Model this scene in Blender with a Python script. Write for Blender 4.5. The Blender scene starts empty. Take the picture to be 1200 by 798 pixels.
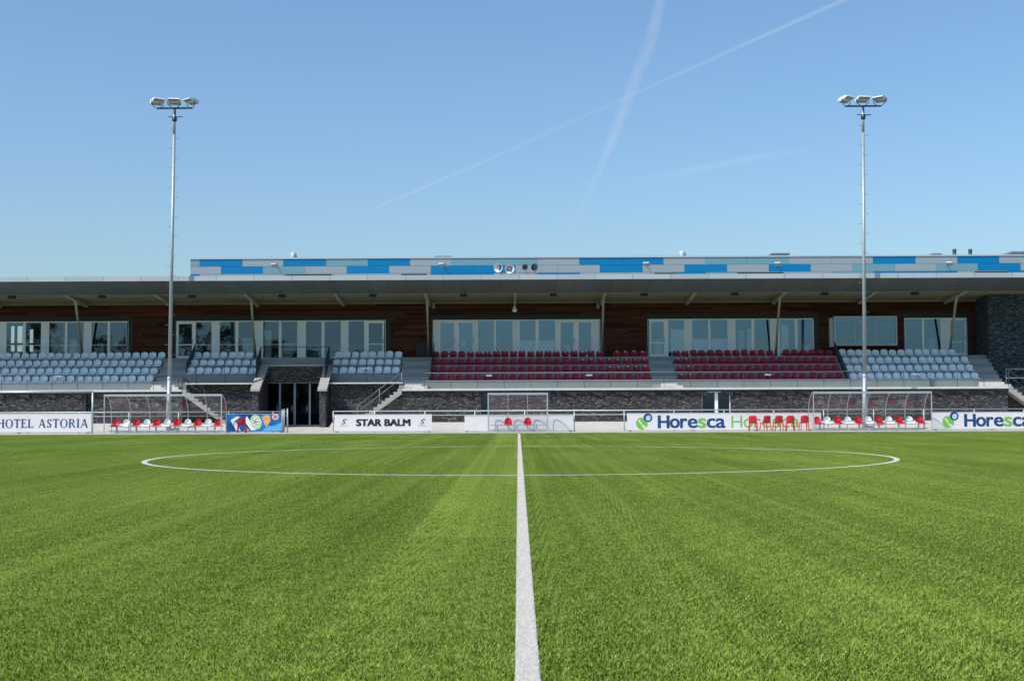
import bpy, bmesh, math, random
from mathutils import Vector, Matrix
random.seed(7)
R = math.radians
scene = bpy.context.scene
COL = scene.collection

# ------------------------------------------------------------------ camera
FPX = 1513.0
CAM = Vector((-0.038, 0.0, 1.21))
yaw, pit, rol = R(0.265), math.atan(80.5/FPX), 0.0038
F_ = Vector((-math.sin(yaw)*math.cos(pit), math.cos(yaw)*math.cos(pit), math.sin(pit)))
R0 = Vector((math.cos(yaw), math.sin(yaw), 0))
U0 = R0.cross(F_)
RR = R0*math.cos(rol) - U0*math.sin(rol)
UU = U0*math.cos(rol) + R0*math.sin(rol)
cd = bpy.data.cameras.new('camera'); cam = bpy.data.objects.new('camera', cd); COL.objects.link(cam)
m = Matrix((RR, UU, -F_)).transposed().to_4x4(); m.translation = CAM
cam.matrix_world = m
cd.sensor_width = 36; cd.sensor_fit = 'HORIZONTAL'; cd.lens = FPX/1200*36
cd.clip_start = 0.1; cd.clip_end = 200000
scene.camera = cam
def at(px, py, Y):
    d = F_*FPX + RR*(px-600) + UU*(399-py)
    return CAM + d*(Y/d.y)
def ax(px, Y, py=440): return at(px, py, Y).x
def az(py, Y, px=607): return at(px, py, Y).z

# ------------------------------------------------------------------ materials
def new_mat(name):
    m = bpy.data.materials.new(name); m.use_nodes = True
    nt = m.node_tree; b = nt.nodes['Principled BSDF']; return m, nt, b
def col4(c): return (c[0], c[1], c[2], 1)
def mat(name, c, rough=0.6, metal=0.0, var=0.12, scale=3.0, bump=0.0, bscale=60, spec=0.5, emis=None):
    m, nt, b = new_mat(name); N = nt.nodes; L = nt.links
    tc = N.new('ShaderNodeTexCoord')
    n = N.new('ShaderNodeTexNoise'); n.inputs['Scale'].default_value = scale; n.inputs['Detail'].default_value = 6
    L.new(tc.outputs['Object'], n.inputs['Vector'])
    mx = N.new('ShaderNodeMix'); mx.data_type = 'RGBA'
    mx.inputs['A'].default_value = col4([v*(1-var) for v in c]); mx.inputs['B'].default_value = col4([min(1, v*(1+var)) for v in c])
    L.new(n.outputs['Fac'], mx.inputs['Factor']); L.new(mx.outputs['Result'], b.inputs['Base Color'])
    b.inputs['Roughness'].default_value = rough; b.inputs['Metallic'].default_value = metal
    b.inputs['Specular IOR Level'].default_value = spec
    if bump:
        n2 = N.new('ShaderNodeTexNoise'); n2.inputs['Scale'].default_value = bscale; n2.inputs['Detail'].default_value = 5
        L.new(tc.outputs['Object'], n2.inputs['Vector'])
        bp = N.new('ShaderNodeBump'); bp.inputs['Strength'].default_value = bump; bp.inputs['Distance'].default_value = 0.02
        L.new(n2.outputs['Fac'], bp.inputs['Height']); L.new(bp.outputs['Normal'], b.inputs['Normal'])
    return m
def obj_shift(nt, fac_seed):
    pass

M = {}
M['concrete'] = mat('concrete', (.36,.35,.33), .85, var=.22, scale=2.2, bump=.3)
M['concrete_light'] = mat('concrete light', (.62,.60,.56), .8, var=.15, scale=3, bump=.2)
M['paving'] = mat('paving', (.50,.47,.43), .9, var=.15, scale=1.5, bump=.3)
M['kerb'] = mat('kerb', (.52,.50,.42), .9, var=.15, scale=6)
M['terrace'] = mat('terrace precast', (.20,.235,.25), .8, var=.2, scale=1.3, bump=.15)
M['aisle'] = mat('aisle steps', (.27,.31,.33), .8, var=.15, scale=2)
M['steel'] = mat('galvanised steel', (.38,.42,.45), .5, .4, var=.18, scale=5)
M['alu'] = mat('aluminium', (.50,.53,.55), .45, .5, var=.08)
M['rail'] = mat('rail grey', (.26,.29,.31), .5, .3, var=.1)
M['dark_rail'] = mat('dark railing', (.035,.05,.065), .5, .3, var=.2)
M['black'] = mat('black', (.012,.013,.015), .6, var=.2)
M['frame'] = mat('window frame', (.84,.89,.93), .5, var=.05)
M['frame_panel'] = mat('infill panel', (.76,.84,.91), .45, var=.05)
M['beige'] = mat('beige steel', (.36,.35,.28), .6, var=.08)
M['soffit'] = mat('soffit', (.23,.22,.145), .75, var=.1, scale=.8)
M['coping'] = mat('coping', (.46,.51,.55), .55, .1, var=.06)
M['white_paint'] = mat('white paint', (.78,.77,.75), .5, var=.05)
M['board_white'] = mat('board white', (.72,.70,.70), .45, var=.09, scale=.9)
M['red'] = mat('red plastic', (.62,.010,.028), .35, var=.1)
M['dark_red'] = mat('dark red plastic', (.36,.008,.02), .4)
M['seat_white'] = mat('white plastic', (.80,.80,.78), .35, var=.05)
M['maroon'] = mat('maroon plastic', (.24,.004,.022), .42, var=.25, scale=2, spec=.3)
M['seat_grey'] = mat('grey plastic', (.62,.73,.81), .45, var=.12, scale=2)
M['paper'] = mat('paper', (.85,.87,.9), .7, var=.03)
M['darkblue'] = mat('letter navy', (.01,.06,.2), .5, var=.03)
M['midblue'] = mat('letter blue', (.003,.052,.17), .5, var=.03)
M['green'] = mat('letter green', (.17,.48,.05), .5, var=.05)
M['ink'] = mat('letter black', (.01,.01,.012), .5, var=.03)
M['gold'] = mat('logo ochre', (.42,.36,.22), .5, var=.1)
M['blue_clad'] = mat('blue panel', (.0,.19,.42), .55, var=.06, spec=.2)
M['grey_clad'] = mat('grey panel', (.29,.345,.375), .5, var=.05)
M['teal_clad'] = mat('teal panel', (.15,.31,.36), .5, var=.05)
M['dish'] = mat('horn white', (.75,.76,.78), .4, var=.05)
M['horn_grey'] = mat('horn grey', (.24,.30,.33), .5, var=.1)
M['lens'] = mat('lamp lens', (.35,.37,.38), .15, var=.1)
M['orange'] = mat('orange print', (.75,.38,.12), .5, var=.25, scale=6)
M['coral'] = mat('coral print', (.78,.14,.10), .5, var=.1)
M['lime'] = mat('pale green print', (.50,.68,.34), .5, var=.2, scale=5)
M['cyan'] = mat('light blue print', (.10,.40,.72), .5, var=.2, scale=3)
M['slate_dark'] = mat('dark slate', (.035,.038,.043), .9, var=.3, scale=8)  # colour of the added plates that read as shadow on the stone
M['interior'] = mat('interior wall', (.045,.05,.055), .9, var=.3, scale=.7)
M['interior_light'] = mat('interior pale', (.80,.83,.85), .8, var=.15, scale=1.3)
M['teal_dark'] = mat('dark teal screen', (.03,.10,.12), .6, var=.2)  # painted reflection of the dark treeline in the lower panes

def board_blue():
    m, nt, b = new_mat('blue print'); N = nt.nodes; L = nt.links
    tc = N.new('ShaderNodeTexCoord'); w = N.new('ShaderNodeTexNoise'); w.inputs['Scale'].default_value = 1.4; w.inputs['Detail'].default_value = 2
    L.new(tc.outputs['Object'], w.inputs['Vector'])
    r = N.new('ShaderNodeValToRGB'); e = r.color_ramp.elements
    e[0].position = .35; e[0].color = (.0,.05,.24,1); e[1].position = .65; e[1].color = (.01,.22,.62,1)
    L.new(w.outputs['Fac'], r.inputs['Fac']); L.new(r.outputs['Color'], b.inputs['Base Color']); b.inputs['Roughness'].default_value = .45
    return m
M['board_blue'] = board_blue()

def wood():
    m, nt, b = new_mat('brown timber cladding'); N = nt.nodes; L = nt.links
    tc = N.new('ShaderNodeTexCoord'); sep = N.new('ShaderNodeSeparateXYZ'); L.new(tc.outputs['Object'], sep.inputs[0])
    def math_(op, a, bb=None):
        n = N.new('ShaderNodeMath'); n.operation = op
        for i, v in enumerate((a, bb)):
            if v is None: continue
            if isinstance(v, (int, float)): n.inputs[i].default_value = v
            else: L.new(v, n.inputs[i])
        return n.outputs[0]
    pl = math_('DIVIDE', sep.outputs['Z'], .14)
    idx = math_('FLOOR', pl); fr = math_('FRACT', pl)
    # board lengths: offset by row
    wn = N.new('ShaderNodeTexWhiteNoise'); wn.noise_dimensions = '1D'; L.new(idx, wn.inputs['W'])
    xo = math_('ADD', math_('DIVIDE', sep.outputs['X'], 3.6), math_('MULTIPLY', wn.outputs['Value'], 7.3))
    xi = math_('FLOOR', xo)
    cb = N.new('ShaderNodeCombineXYZ'); L.new(xi, cb.inputs[0]); L.new(idx, cb.inputs[1])
    w2 = N.new('ShaderNodeTexWhiteNoise'); w2.noise_dimensions = '2D'; L.new(cb.outputs[0], w2.inputs['Vector'])
    mp = N.new('ShaderNodeMapping'); mp.inputs['Scale'].default_value = (1.2, 1, 22); L.new(tc.outputs['Object'], mp.inputs['Vector'])
    n = N.new('ShaderNodeTexNoise'); n.inputs['Scale'].default_value = 2; n.inputs['Detail'].default_value = 6; L.new(mp.outputs[0], n.inputs['Vector'])
    f = math_('ADD', math_('MULTIPLY', w2.outputs['Value'], .55), math_('MULTIPLY', n.outputs['Fac'], .5))
    r = N.new('ShaderNodeValToRGB'); e = r.color_ramp.elements
    b.inputs['Specular IOR Level'].default_value = .12; e[0].position = .15; e[0].color = (.016,.006,.004,1); e[1].position = .85; e[1].color = (.115,.038,.02,1)
    L.new(f, r.inputs['Fac'])
    gap = math_('GREATER_THAN', fr, .1)
    mx = N.new('ShaderNodeMix'); mx.data_type = 'RGBA'; mx.inputs['A'].default_value = (.004,.002,.002,1)
    L.new(gap, mx.inputs['Factor']); L.new(r.outputs['Color'], mx.inputs['B']); L.new(mx.outputs['Result'], b.inputs['Base Color'])
    b.inputs['Roughness'].default_value = .6
    return m
M['wood'] = wood()

def stone(name, c0, c1, c2):
    m, nt, b = new_mat(name); N = nt.nodes; L = nt.links
    tc = N.new('ShaderNodeTexCoord')
    mp = N.new('ShaderNodeMapping'); mp.inputs['Scale'].default_value = (4.2, 4.2, 19); L.new(tc.outputs['Object'], mp.inputs['Vector'])
    wob = N.new('ShaderNodeTexNoise'); wob.inputs['Scale'].default_value = 1.3; L.new(tc.outputs['Object'], wob.inputs['Vector'])
    va = N.new('ShaderNodeVectorMath'); va.operation = 'MULTIPLY_ADD'; va.inputs[1].default_value = (1.2,1.2,1.6)
    L.new(wob.outputs['Color'], va.inputs[0]); L.new(mp.outputs[0], va.inputs[2])
    v = N.new('ShaderNodeTexVoronoi'); v.inputs['Scale'].default_value = 1.0; L.new(va.outputs[0], v.inputs['Vector'])
    ve = N.new('ShaderNodeTexVoronoi'); ve.feature = 'DISTANCE_TO_EDGE'; ve.inputs['Scale'].default_value = 1.0; L.new(va.outputs[0], ve.inputs['Vector'])
    r = N.new('ShaderNodeValToRGB'); e = r.color_ramp.elements
    e[0].position = .0; e[0].color = c0; e[1].position = 1; e[1].color = c2
    e.new(.5).color = c1; b.inputs['Specular IOR Level'].default_value = .2
    L.new(v.outputs['Color'], r.inputs['Fac'])
    edge = N.new('ShaderNodeMapRange'); edge.inputs['From Max'].default_value = .12; L.new(ve.outputs['Distance'], edge.inputs['Value'])
    mx = N.new('ShaderNodeMix'); mx.data_type = 'RGBA'; mx.inputs['A'].default_value = (.012,.012,.014,1)
    L.new(edge.outputs[0], mx.inputs['Factor']); L.new(r.outputs['Color'], mx.inputs['B']); L.new(mx.outputs['Result'], b.inputs['Base Color'])
    bp = N.new('ShaderNodeBump'); bp.inputs['Strength'].default_value = 1; bp.inputs['Distance'].default_value = .05
    ad = N.new('ShaderNodeMath'); ad.operation = 'MULTIPLY'; L.new(v.outputs['Distance'], ad.inputs[0]); ad.inputs[1].default_value = -1
    ad2 = N.new('ShaderNodeMath'); ad2.operation = 'ADD'; L.new(edge.outputs[0], ad2.inputs[0]); L.new(ad.outputs[0], ad2.inputs[1])
    L.new(ad2.outputs[0], bp.inputs['Height']); L.new(bp.outputs[0], b.inputs['Normal'])
    b.inputs['Roughness'].default_value = .85
    return m
M['stone'] = stone('stacked slate stone', (.035,.038,.045,1), (.12,.115,.12,1), (.24,.22,.215,1))
M['stone_blue'] = stone('blue slate stone', (.02,.035,.05,1), (.085,.125,.155,1), (.17,.23,.27,1))

def fascia(name, c0, c1, cj, step):
    m, nt, b = new_mat(name); N = nt.nodes; L = nt.links
    tc = N.new('ShaderNodeTexCoord'); sep = N.new('ShaderNodeSeparateXYZ'); L.new(tc.outputs['Object'], sep.inputs[0])
    d = N.new('ShaderNodeMath'); d.operation = 'DIVIDE'; d.inputs[1].default_value = step; L.new(sep.outputs['X'], d.inputs[0])
    fr = N.new('ShaderNodeMath'); fr.operation = 'FRACT'; L.new(d.outputs[0], fr.inputs[0])
    fl = N.new('ShaderNodeMath'); fl.operation = 'FLOOR'; L.new(d.outputs[0], fl.inputs[0])
    wn = N.new('ShaderNodeTexWhiteNoise'); wn.noise_dimensions = '1D'; L.new(fl.outputs[0], wn.inputs['W'])
    mx = N.new('ShaderNodeMix'); mx.data_type = 'RGBA'; mx.inputs['A'].default_value = c0; mx.inputs['B'].default_value = c1
    L.new(wn.outputs['Value'], mx.inputs['Factor'])
    g = N.new('ShaderNodeMath'); g.operation = 'GREATER_THAN'; g.inputs[1].default_value = .035; L.new(fr.outputs[0], g.inputs[0])
    m2 = N.new('ShaderNodeMix'); m2.data_type = 'RGBA'; m2.inputs['A'].default_value = cj
    L.new(g.outputs[0], m2.inputs['Factor']); L.new(mx.outputs['Result'], m2.inputs['B']); L.new(m2.outputs['Result'], b.inputs['Base Color'])
    b.inputs['Roughness'].default_value = .5
    return m
M['fascia'] = fascia('roof underside panels', (.085,.10,.102,1), (.105,.122,.125,1), (.04,.05,.055,1), 1.06)
M['coping_j'] = fascia('jointed coping', (.40,.45,.49,1), (.48,.53,.57,1), (.33,.37,.40,1), 2.13)

def glass(name, refl, tint, tcol=(.75,.8,.82), rough=.01, top=1):
    m, nt, b = new_mat(name); N = nt.nodes; L = nt.links
    N.remove(b); out = N['Material Output']
    g = N.new('ShaderNodeBsdfGlossy'); g.inputs['Color'].default_value = col4(tint); g.inputs['Roughness'].default_value = rough
    t = N.new('ShaderNodeBsdfTransparent'); t.inputs['Color'].default_value = col4(tcol)
    mx = N.new('ShaderNodeMixShader')
    lw = N.new('ShaderNodeLayerWeight'); lw.inputs['Blend'].default_value = .35
    mr = N.new('ShaderNodeMapRange'); mr.inputs['To Min'].default_value = refl; mr.inputs['To Max'].default_value = top
    L.new(lw.outputs['Fresnel'], mr.inputs['Value'])
    # slight unevenness of the panes, as real float glass has
    tc = N.new('ShaderNodeTexCoord'); n = N.new('ShaderNodeTexNoise'); n.inputs['Scale'].default_value = .8; L.new(tc.outputs['Object'], n.inputs['Vector'])
    bp = N.new('ShaderNodeBump'); bp.inputs['Strength'].default_value = .05; bp.inputs['Distance'].default_value = .05
    L.new(n.outputs['Fac'], bp.inputs['Height']); L.new(bp.outputs[0], g.inputs['Normal'])
    L.new(mr.outputs[0], mx.inputs[0]); L.new(t.outputs[0], mx.inputs[1]); L.new(g.outputs[0], mx.inputs[2])
    L.new(mx.outputs[0], out.inputs['Surface'])
    return m
M['glass'] = glass('window glass', .24, (.36,.62,.88))
M['glass_dark'] = glass('dark window glass', .11, (.38,.62,.88))
M['glass_door'] = glass('dark door glass', .01, (.2,.3,.45), (.2,.23,.26))
M['glass_teal'] = glass('teal glass', .12, (.55,.95,1), (.3,.5,.52))
M['acrylic'] = glass('clear polycarbonate', .06, (1,1,1), (.975,.965,.965), rough=.10, top=.11)

# ------------------------------------------------------------------ mesh builder
class MB:
    def __init__(s): s.bm = bmesh.new(); s.mi = 0
    def quad(s, a, b, c, d):
        f = s.bm.faces.new([s.bm.verts.new(v) for v in (a,b,c,d)]); f.material_index = s.mi; return f
    def poly(s, pts):
        f = s.bm.faces.new([s.bm.verts.new(v) for v in pts]); f.material_index = s.mi; return f
    def box(s, x0, x1, y0, y1, z0, z1):
        v = [s.bm.verts.new((x,y,z)) for z in (z0,z1) for y in (y0,y1) for x in (x0,x1)]
        for q in ((0,2,3,1),(4,5,7,6),(0,1,5,4),(2,6,7,3),(0,4,6,2),(1,3,7,5)):
            f = s.bm.faces.new([v[i] for i in q]); f.material_index = s.mi
        return s
    def prism(s, pts, axis, a, b):
        """extrude 2D polygon: axis 'x' (pts = y,z) | 'y' (pts = x,z) | 'z' (pts = x,y)"""
        def mk(p, t): return {'x':(t,p[0],p[1]), 'y':(p[0],t,p[1]), 'z':(p[0],p[1],t)}[axis]
        va = [s.bm.verts.new(mk(p,a)) for p in pts]; vb = [s.bm.verts.new(mk(p,b)) for p in pts]
        fs = [s.bm.faces.new(va), s.bm.faces.new(vb[::-1])]
        for i in range(len(pts)):
            j = (i+1) % len(pts); fs.append(s.bm.faces.new([va[i],vb[i],vb[j],va[j]]))
        for f in fs: f.material_index = s.mi
        return s
    def tube(s, pts, r, n=8, r2=None, cap=True):
        pts = [Vector(p) for p in pts]; rings = []
        for i, p in enumerate(pts):
            if i == 0: d = pts[1]-pts[0]
            elif i == len(pts)-1: d = pts[-1]-pts[-2]
            else: d = (pts[i+1]-p).normalized() + (p-pts[i-1]).normalized()
            d.normalize()
            up = Vector((0,0,1)) if abs(d.z) < .9 else Vector((1,0,0))
            a = d.cross(up).normalized(); b = a.cross(d)
            rr = r if r2 is None else r + (r2-r)*i/(len(pts)-1)
            rings.append([s.bm.verts.new(p + a*math.cos(2*math.pi*k/n)*rr + b*math.sin(2*math.pi*k/n)*rr) for k in range(n)])
        for A, B in zip(rings, rings[1:]):
            for k in range(n):
                f = s.bm.faces.new([A[k],A[(k+1)%n],B[(k+1)%n],B[k]]); f.smooth = True; f.material_index = s.mi
        if cap:
            for Rg in (rings[0][::-1], rings[-1]):
                f = s.bm.faces.new(Rg); f.material_index = s.mi
        return s
    def lathe(s, prof, c=(0,0,0), n=20, axis='z', dirv=None):
        """prof list of (r, h) along direction dirv"""
        d = Vector(dirv) if dirv else {'z':Vector((0,0,1)),'y':Vector((0,1,0)),'x':Vector((1,0,0))}[axis]
        d.normalize(); up = Vector((0,0,1)) if abs(d.z) < .9 else Vector((1,0,0))
        a = d.cross(up).normalized(); b = a.cross(d); c = Vector(c); rings = []
        for r, h in prof:
            rings.append([s.bm.verts.new(c + d*h + (a*math.cos(2*math.pi*k/n)+b*math.sin(2*math.pi*k/n))*max(r,1e-4)) for k in range(n)])
        for A, B in zip(rings, rings[1:]):
            for k in range(n):
                f = s.bm.faces.new([A[k],A[(k+1)%n],B[(k+1)%n],B[k]]); f.smooth = True; f.material_index = s.mi
        return s
    def build(s, name, mats, parent=None, bevel=0):
        me = bpy.data.meshes.new(name)
        if bevel:
            es = [e for e in s.bm.edges if len(e.link_faces) == 2 and e.calc_face_angle(0) > .6]
            bmesh.ops.bevel(s.bm, geom=es, offset=bevel, segments=2, affect='EDGES', clamp_overlap=True)
        s.bm.normal_update(); s.bm.to_mesh(me); s.bm.free()
        if not isinstance(mats, (list, tuple)): mats = [mats]
        for q in mats: me.materials.append(q)
        o = bpy.data.objects.new(name, me); COL.objects.link(o)
        if parent:
            o.parent = parent
            # children are authored in world coordinates
            o.matrix_parent_inverse = parent_matrix(parent).inverted()
        return o
def parent_matrix(p):
    m = Matrix.Identity(4)
    q = p
    chain = []
    while q: chain.append(q); q = q.parent
    for q in reversed(chain):
        m = m @ q.matrix_parent_inverse @ q.matrix_basis
    return m
def tag(o, label, cat=None, group=None, kind=None):
    o['label'] = label
    if cat: o['category'] = cat
    if group: o['group'] = group
    if kind: o['kind'] = kind
    return o
def empty(name, loc, label, cat, group=None):
    o = bpy.data.objects.new(name, None); COL.objects.link(o); o.location = loc; o.empty_display_size = .3
    return tag(o, label, cat, group)
def struct(o): o['kind'] = 'structure'; return o
def copy_tree(o, parent=None):
    c = o.copy(); COL.objects.link(c); c.parent = parent
    if parent: c.matrix_parent_inverse = o.matrix_parent_inverse.copy()
    for ch in list(o.children): copy_tree(ch, c)
    return c

# ------------------------------------------------------------------ key distances
DC = 32.6                 # centre spot
Y_TOUCH, Y_GRASS, Y_F = 63.6, 65.4, 70.0
Y_SL, Y_W, Y_BW = 74.2, 74.4, 75.45   # slab edge, stone wall, recessed wall
Y0, DY, Z0, DZ = 75.2, .8, 2.87, .49
Z_SLAB = 2.41
Y_FAC = 79.3
def Yr(k): return Y0 + DY*k
def Zr(k): return Z0 + DZ*k

# ------------------------------------------------------------------ turf
def turf_material(name, blades):
    m, nt, b = new_mat(name); N = nt.nodes; L = nt.links
    geo = N.new('ShaderNodeNewGeometry'); pos = geo.outputs['Position']
    sep = N.new('ShaderNodeSeparateXYZ'); L.new(pos, sep.inputs[0])
    def mt(op, a, bb=None, cc=None):
        n = N.new('ShaderNodeMath'); n.operation = op
        for i, v in enumerate((a, bb, cc)):
            if v is None: continue
            if isinstance(v, (int, float)): n.inputs[i].default_value = v
            else: L.new(v, n.inputs[i])
        return n.outputs[0]
    def noise(sc, scale, det=3, rz=0):
        mp = N.new('ShaderNodeMapping'); mp.inputs['Scale'].default_value = sc; mp.inputs['Rotation'].default_value = (0,0,rz)
        L.new(pos, mp.inputs['Vector'])
        n = N.new('ShaderNodeTexNoise'); n.inputs['Scale'].default_value = scale; n.inputs['Detail'].default_value = det
        L.new(mp.outputs[0], n.inputs['Vector']); return n.outputs['Fac']
    X, Y = sep.outputs['X'], sep.outputs['Y']
    # pile direction: strips laid along the pitch, seams parallel to the halfway line
    streak = noise((1.6,.05,1), 1.0, 4)
    streak2 = noise((5.5,.11,1), 1.0, 4, .05)
    patch = noise((.35,.12,1), 1.0, 5, .25)
    mott = noise((1,1,1), 5.0, 6)
    fine = noise((1,1,1), 60.0, 4)
    s1 = mt('MULTIPLY', mt('GREATER_THAN', X, -1.07), mt('LESS_THAN', X, 0.0))
    s1 = mt('MULTIPLY', s1, mt('GREATER_THAN', Y, 12.2))
    cross = mt('SINE', mt('MULTIPLY', Y, .78))
    cross = mt('MULTIPLY', cross, mt('GREATER_THAN', Y, 40))
    f = mt('ADD', mt('MULTIPLY', mt('SUBTRACT', streak, .5), .65), mt('MULTIPLY', mt('SUBTRACT', streak2, .5), .55))
    f = mt('ADD', f, mt('MULTIPLY', mt('SUBTRACT', patch, .5), .75))
    f = mt('ADD', f, mt('MULTIPLY', mt('SUBTRACT', mott, .5), .9))
    f = mt('ADD', f, mt('MULTIPLY', mt('SUBTRACT', fine, .5), 1.5))
    f = mt('ADD', f, mt('MULTIPLY', s1, .18))
    # scuffed, flattened pile coloured paler, in long patches along the pitch
    sc = noise((.9,.16,1), 1.0, 7, .12); scr = N.new('ShaderNodeMapRange'); scr.inputs['From Min'].default_value = .56; scr.inputs['From Max'].default_value = .72; L.new(sc, scr.inputs['Value'])
    f = mt('ADD', f, mt('MULTIPLY', mt('MULTIPLY', scr.outputs[0], noise((1,1,1), 12.0, 5)), .55))
    f = mt('ADD', f, mt('MULTIPLY', cross, .05))
    strip = mt('FLOOR', mt('DIVIDE', mt('ADD', X, 1.07), 1.07)); wn = N.new('ShaderNodeTexWhiteNoise'); wn.noise_dimensions = '1D'; L.new(mt('ADD', strip, 7.3), wn.inputs['W'])
    f = mt('ADD', f, mt('MULTIPLY', mt('SUBTRACT', wn.outputs['Value'], .5), .08))
    s2 = mt('MULTIPLY', mt('GREATER_THAN', X, -1.07), mt('LESS_THAN', X, 0.0))
    f = mt('ADD', f, mt('MULTIPLY', s2, .03))
    f = mt('ADD', f, mt('MULTIPLY', mt('MULTIPLY', mt('LESS_THAN', X, -1.07), mt('GREATER_THAN', X, -3.2)), -.08))
    if blades:
        f = mt('ADD', f, mt('MULTIPLY', mt('SUBTRACT', geo.outputs['Random Per Island'], .5), 2.6))
    f = mt('ADD', f, .5)
    r = N.new('ShaderNodeValToRGB'); e = r.color_ramp.elements
    k = TURF_K if blades else TURF_K*.5
    e[0].position = .0; e[0].color = (.035*k,.085*k,.0003*k,1); e[1].position = 1; e[1].color = (.68*k,.81*k,.20*k,1)
    e.new(.5).color = (.175*k,.30*k,.002*k,1)
    L.new(f, r.inputs['Fac'])
    # dyed white yarn where the lines are
    hw = mt('LESS_THAN', mt('ABSOLUTE', X), .058)
    hw = mt('MULTIPLY', hw, mt('LESS_THAN', Y, Y_TOUCH))
    dx2 = mt('MULTIPLY', X, X); dy_ = mt('SUBTRACT', Y, DC); rad = mt('SQRT', mt('ADD', dx2, mt('MULTIPLY', dy_, dy_)))
    ci = mt('LESS_THAN', mt('ABSOLUTE', mt('SUBTRACT', rad, 9.095)), .066)
    spot = mt('LESS_THAN', rad, .14)
    tl = mt('LESS_THAN', mt('ABSOLUTE', mt('SUBTRACT', Y, Y_TOUCH)), .055)
    w = mt('MAXIMUM', mt('MAXIMUM', hw, ci), mt('MAXIMUM', spot, tl))
    mx = N.new('ShaderNodeMix'); mx.data_type = 'RGBA'; L.new(w, mx.inputs['Factor'])
    mx.inputs['B'].default_value = (.88,.83,.76,1)
    L.new(r.outputs['Color'], mx.inputs['A']); L.new(mx.outputs['Result'], b.inputs['Base Color'])
    b.inputs['Roughness'].default_value = .55 if blades else .8
    b.inputs['Specular IOR Level'].default_value = .08
    if blades:
        # thin yarn lets some light through
        tr = N.new('ShaderNodeBsdfTranslucent'); L.new(mx.outputs['Result'], tr.inputs['Color'])
        ms = N.new('ShaderNodeMixShader'); ms.inputs[0].default_value = .3
        L.new(b.outputs[0], ms.inputs[1]); L.new(tr.outputs[0], ms.inputs[2]); L.new(ms.outputs[0], N['Material Output'].inputs['Surface'])
    else:
        bp = N.new('ShaderNodeBump'); bp.inputs['Strength'].default_value = .6; bp.inputs['Distance'].default_value = .01
        L.new(fine, bp.inputs['Height']); L.new(bp.outputs[0], b.inputs['Normal'])
    return m
TURF_K = 1.0
m_turf = turf_material('turf base', False)
m_blade = turf_material('turf yarn', True)
b_ = MB(); b_.quad((-60,-12,0),(60,-12,0),(60,Y_GRASS,0),(-60,Y_GRASS,0)); struct(b_.build('pitch', m_turf))
# base sheets of the white lines
m_line = mat('line white', (.65,.60,.53), .9, var=.16, scale=14, bump=.6, bscale=220)
b_ = MB(); b_.quad((-.054,-5,.010),(.054,-5,.010),(.054,Y_TOUCH,.010),(-.054,Y_TOUCH,.010)); struct(b_.build('halfway_line', m_line))
b_ = MB(); b_.quad((-50,Y_TOUCH-.055,.004),(50,Y_TOUCH-.055,.004),(50,Y_TOUCH+.055,.004),(-50,Y_TOUCH+.055,.004)); struct(b_.build('touchline', m_line))
b_ = MB(); n = 256
for i in range(n):
    a0, a1 = 2*math.pi*i/n, 2*math.pi*(i+1)/n
    P = lambda a, r: (r*math.sin(a), DC - r*math.cos(a), .016)
    b_.quad(P(a0,9.03), P(a0,9.16), P(a1,9.16), P(a1,9.03))
struct(b_.build('centre_circle', m_line))
b_ = MB(); b_.poly([(.14*math.sin(2*math.pi*i/24), DC-.14*math.cos(2*math.pi*i/24), .008) for i in range(24)]); struct(b_.build('centre_spot', m_line))

# yarn patch, instanced over the part of the pitch in front of the camera
def blade_patch(nb, seed):
    rnd = random.Random(seed); vs = []; fs = []
    for i in range(nb):
        x, y = rnd.random()-.5, rnd.random()-.5
        a = rnd.uniform(0, 2*math.pi); h = rnd.uniform(.010,.024); w = rnd.uniform(.0009,.0016)
        la = rnd.gauss(-math.pi/2, 1.2); lean = rnd.uniform(.2,1.3)*h
        ca, sa = math.cos(a)*w, math.sin(a)*w
        mx_, my_ = x+math.cos(la)*lean*.35, y+math.sin(la)*lean*.35
        tx, ty = x+math.cos(la)*lean, y+math.sin(la)*lean
        k = len(vs)
        vs += [(x-ca,y-sa,0),(x+ca,y+sa,0),(mx_+ca,my_+sa,h*.6),(mx_-ca,my_-sa,h*.6),(tx,ty,h)]
        fs += [(k,k+1,k+2,k+3),(k+3,k+2,k+4)]
    me = bpy.data.meshes.new('yarn_patch'); me.from_pydata(vs, [], fs); me.materials.append(m_blade)
    return bpy.data.objects.new('yarn_patch', me)
patch = blade_patch(25000, 3)
pts = []
for iy in range(0, int(Y_GRASS)):
    for ix in range(-44, 45):
        if abs(ix) < .42*iy + 14: pts.append((ix, iy+.5, 0))
me = bpy.data.meshes.new('turf_pile'); me.from_pydata(pts, [], [])
o = bpy.data.objects.new('turf_pile', me); COL.objects.link(o)
tag(o, 'short green artificial turf pile covering the football pitch', 'turf', kind='stuff')
ng = bpy.data.node_groups.new('turf', 'GeometryNodeTree')
ng.interface.new_socket('Geometry', in_out='INPUT', socket_type='NodeSocketGeometry')
ng.interface.new_socket('Geometry', in_out='OUTPUT', socket_type='NodeSocketGeometry')
gi = ng.nodes.new('NodeGroupInput'); go = ng.nodes.new('NodeGroupOutput')
ip = ng.nodes.new('GeometryNodeInstanceOnPoints'); oi = ng.nodes.new('GeometryNodeObjectInfo'); oi.inputs['Object'].default_value = patch
oi.inputs['As Instance'].default_value = True
ng.links.new(gi.outputs[0], ip.inputs['Points']); ng.links.new(oi.outputs['Geometry'], ip.inputs['Instance']); ng.links.new(ip.outputs[0], go.inputs[0])
md = o.modifiers.new('turf', 'NODES'); md.node_group = ng

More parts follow.
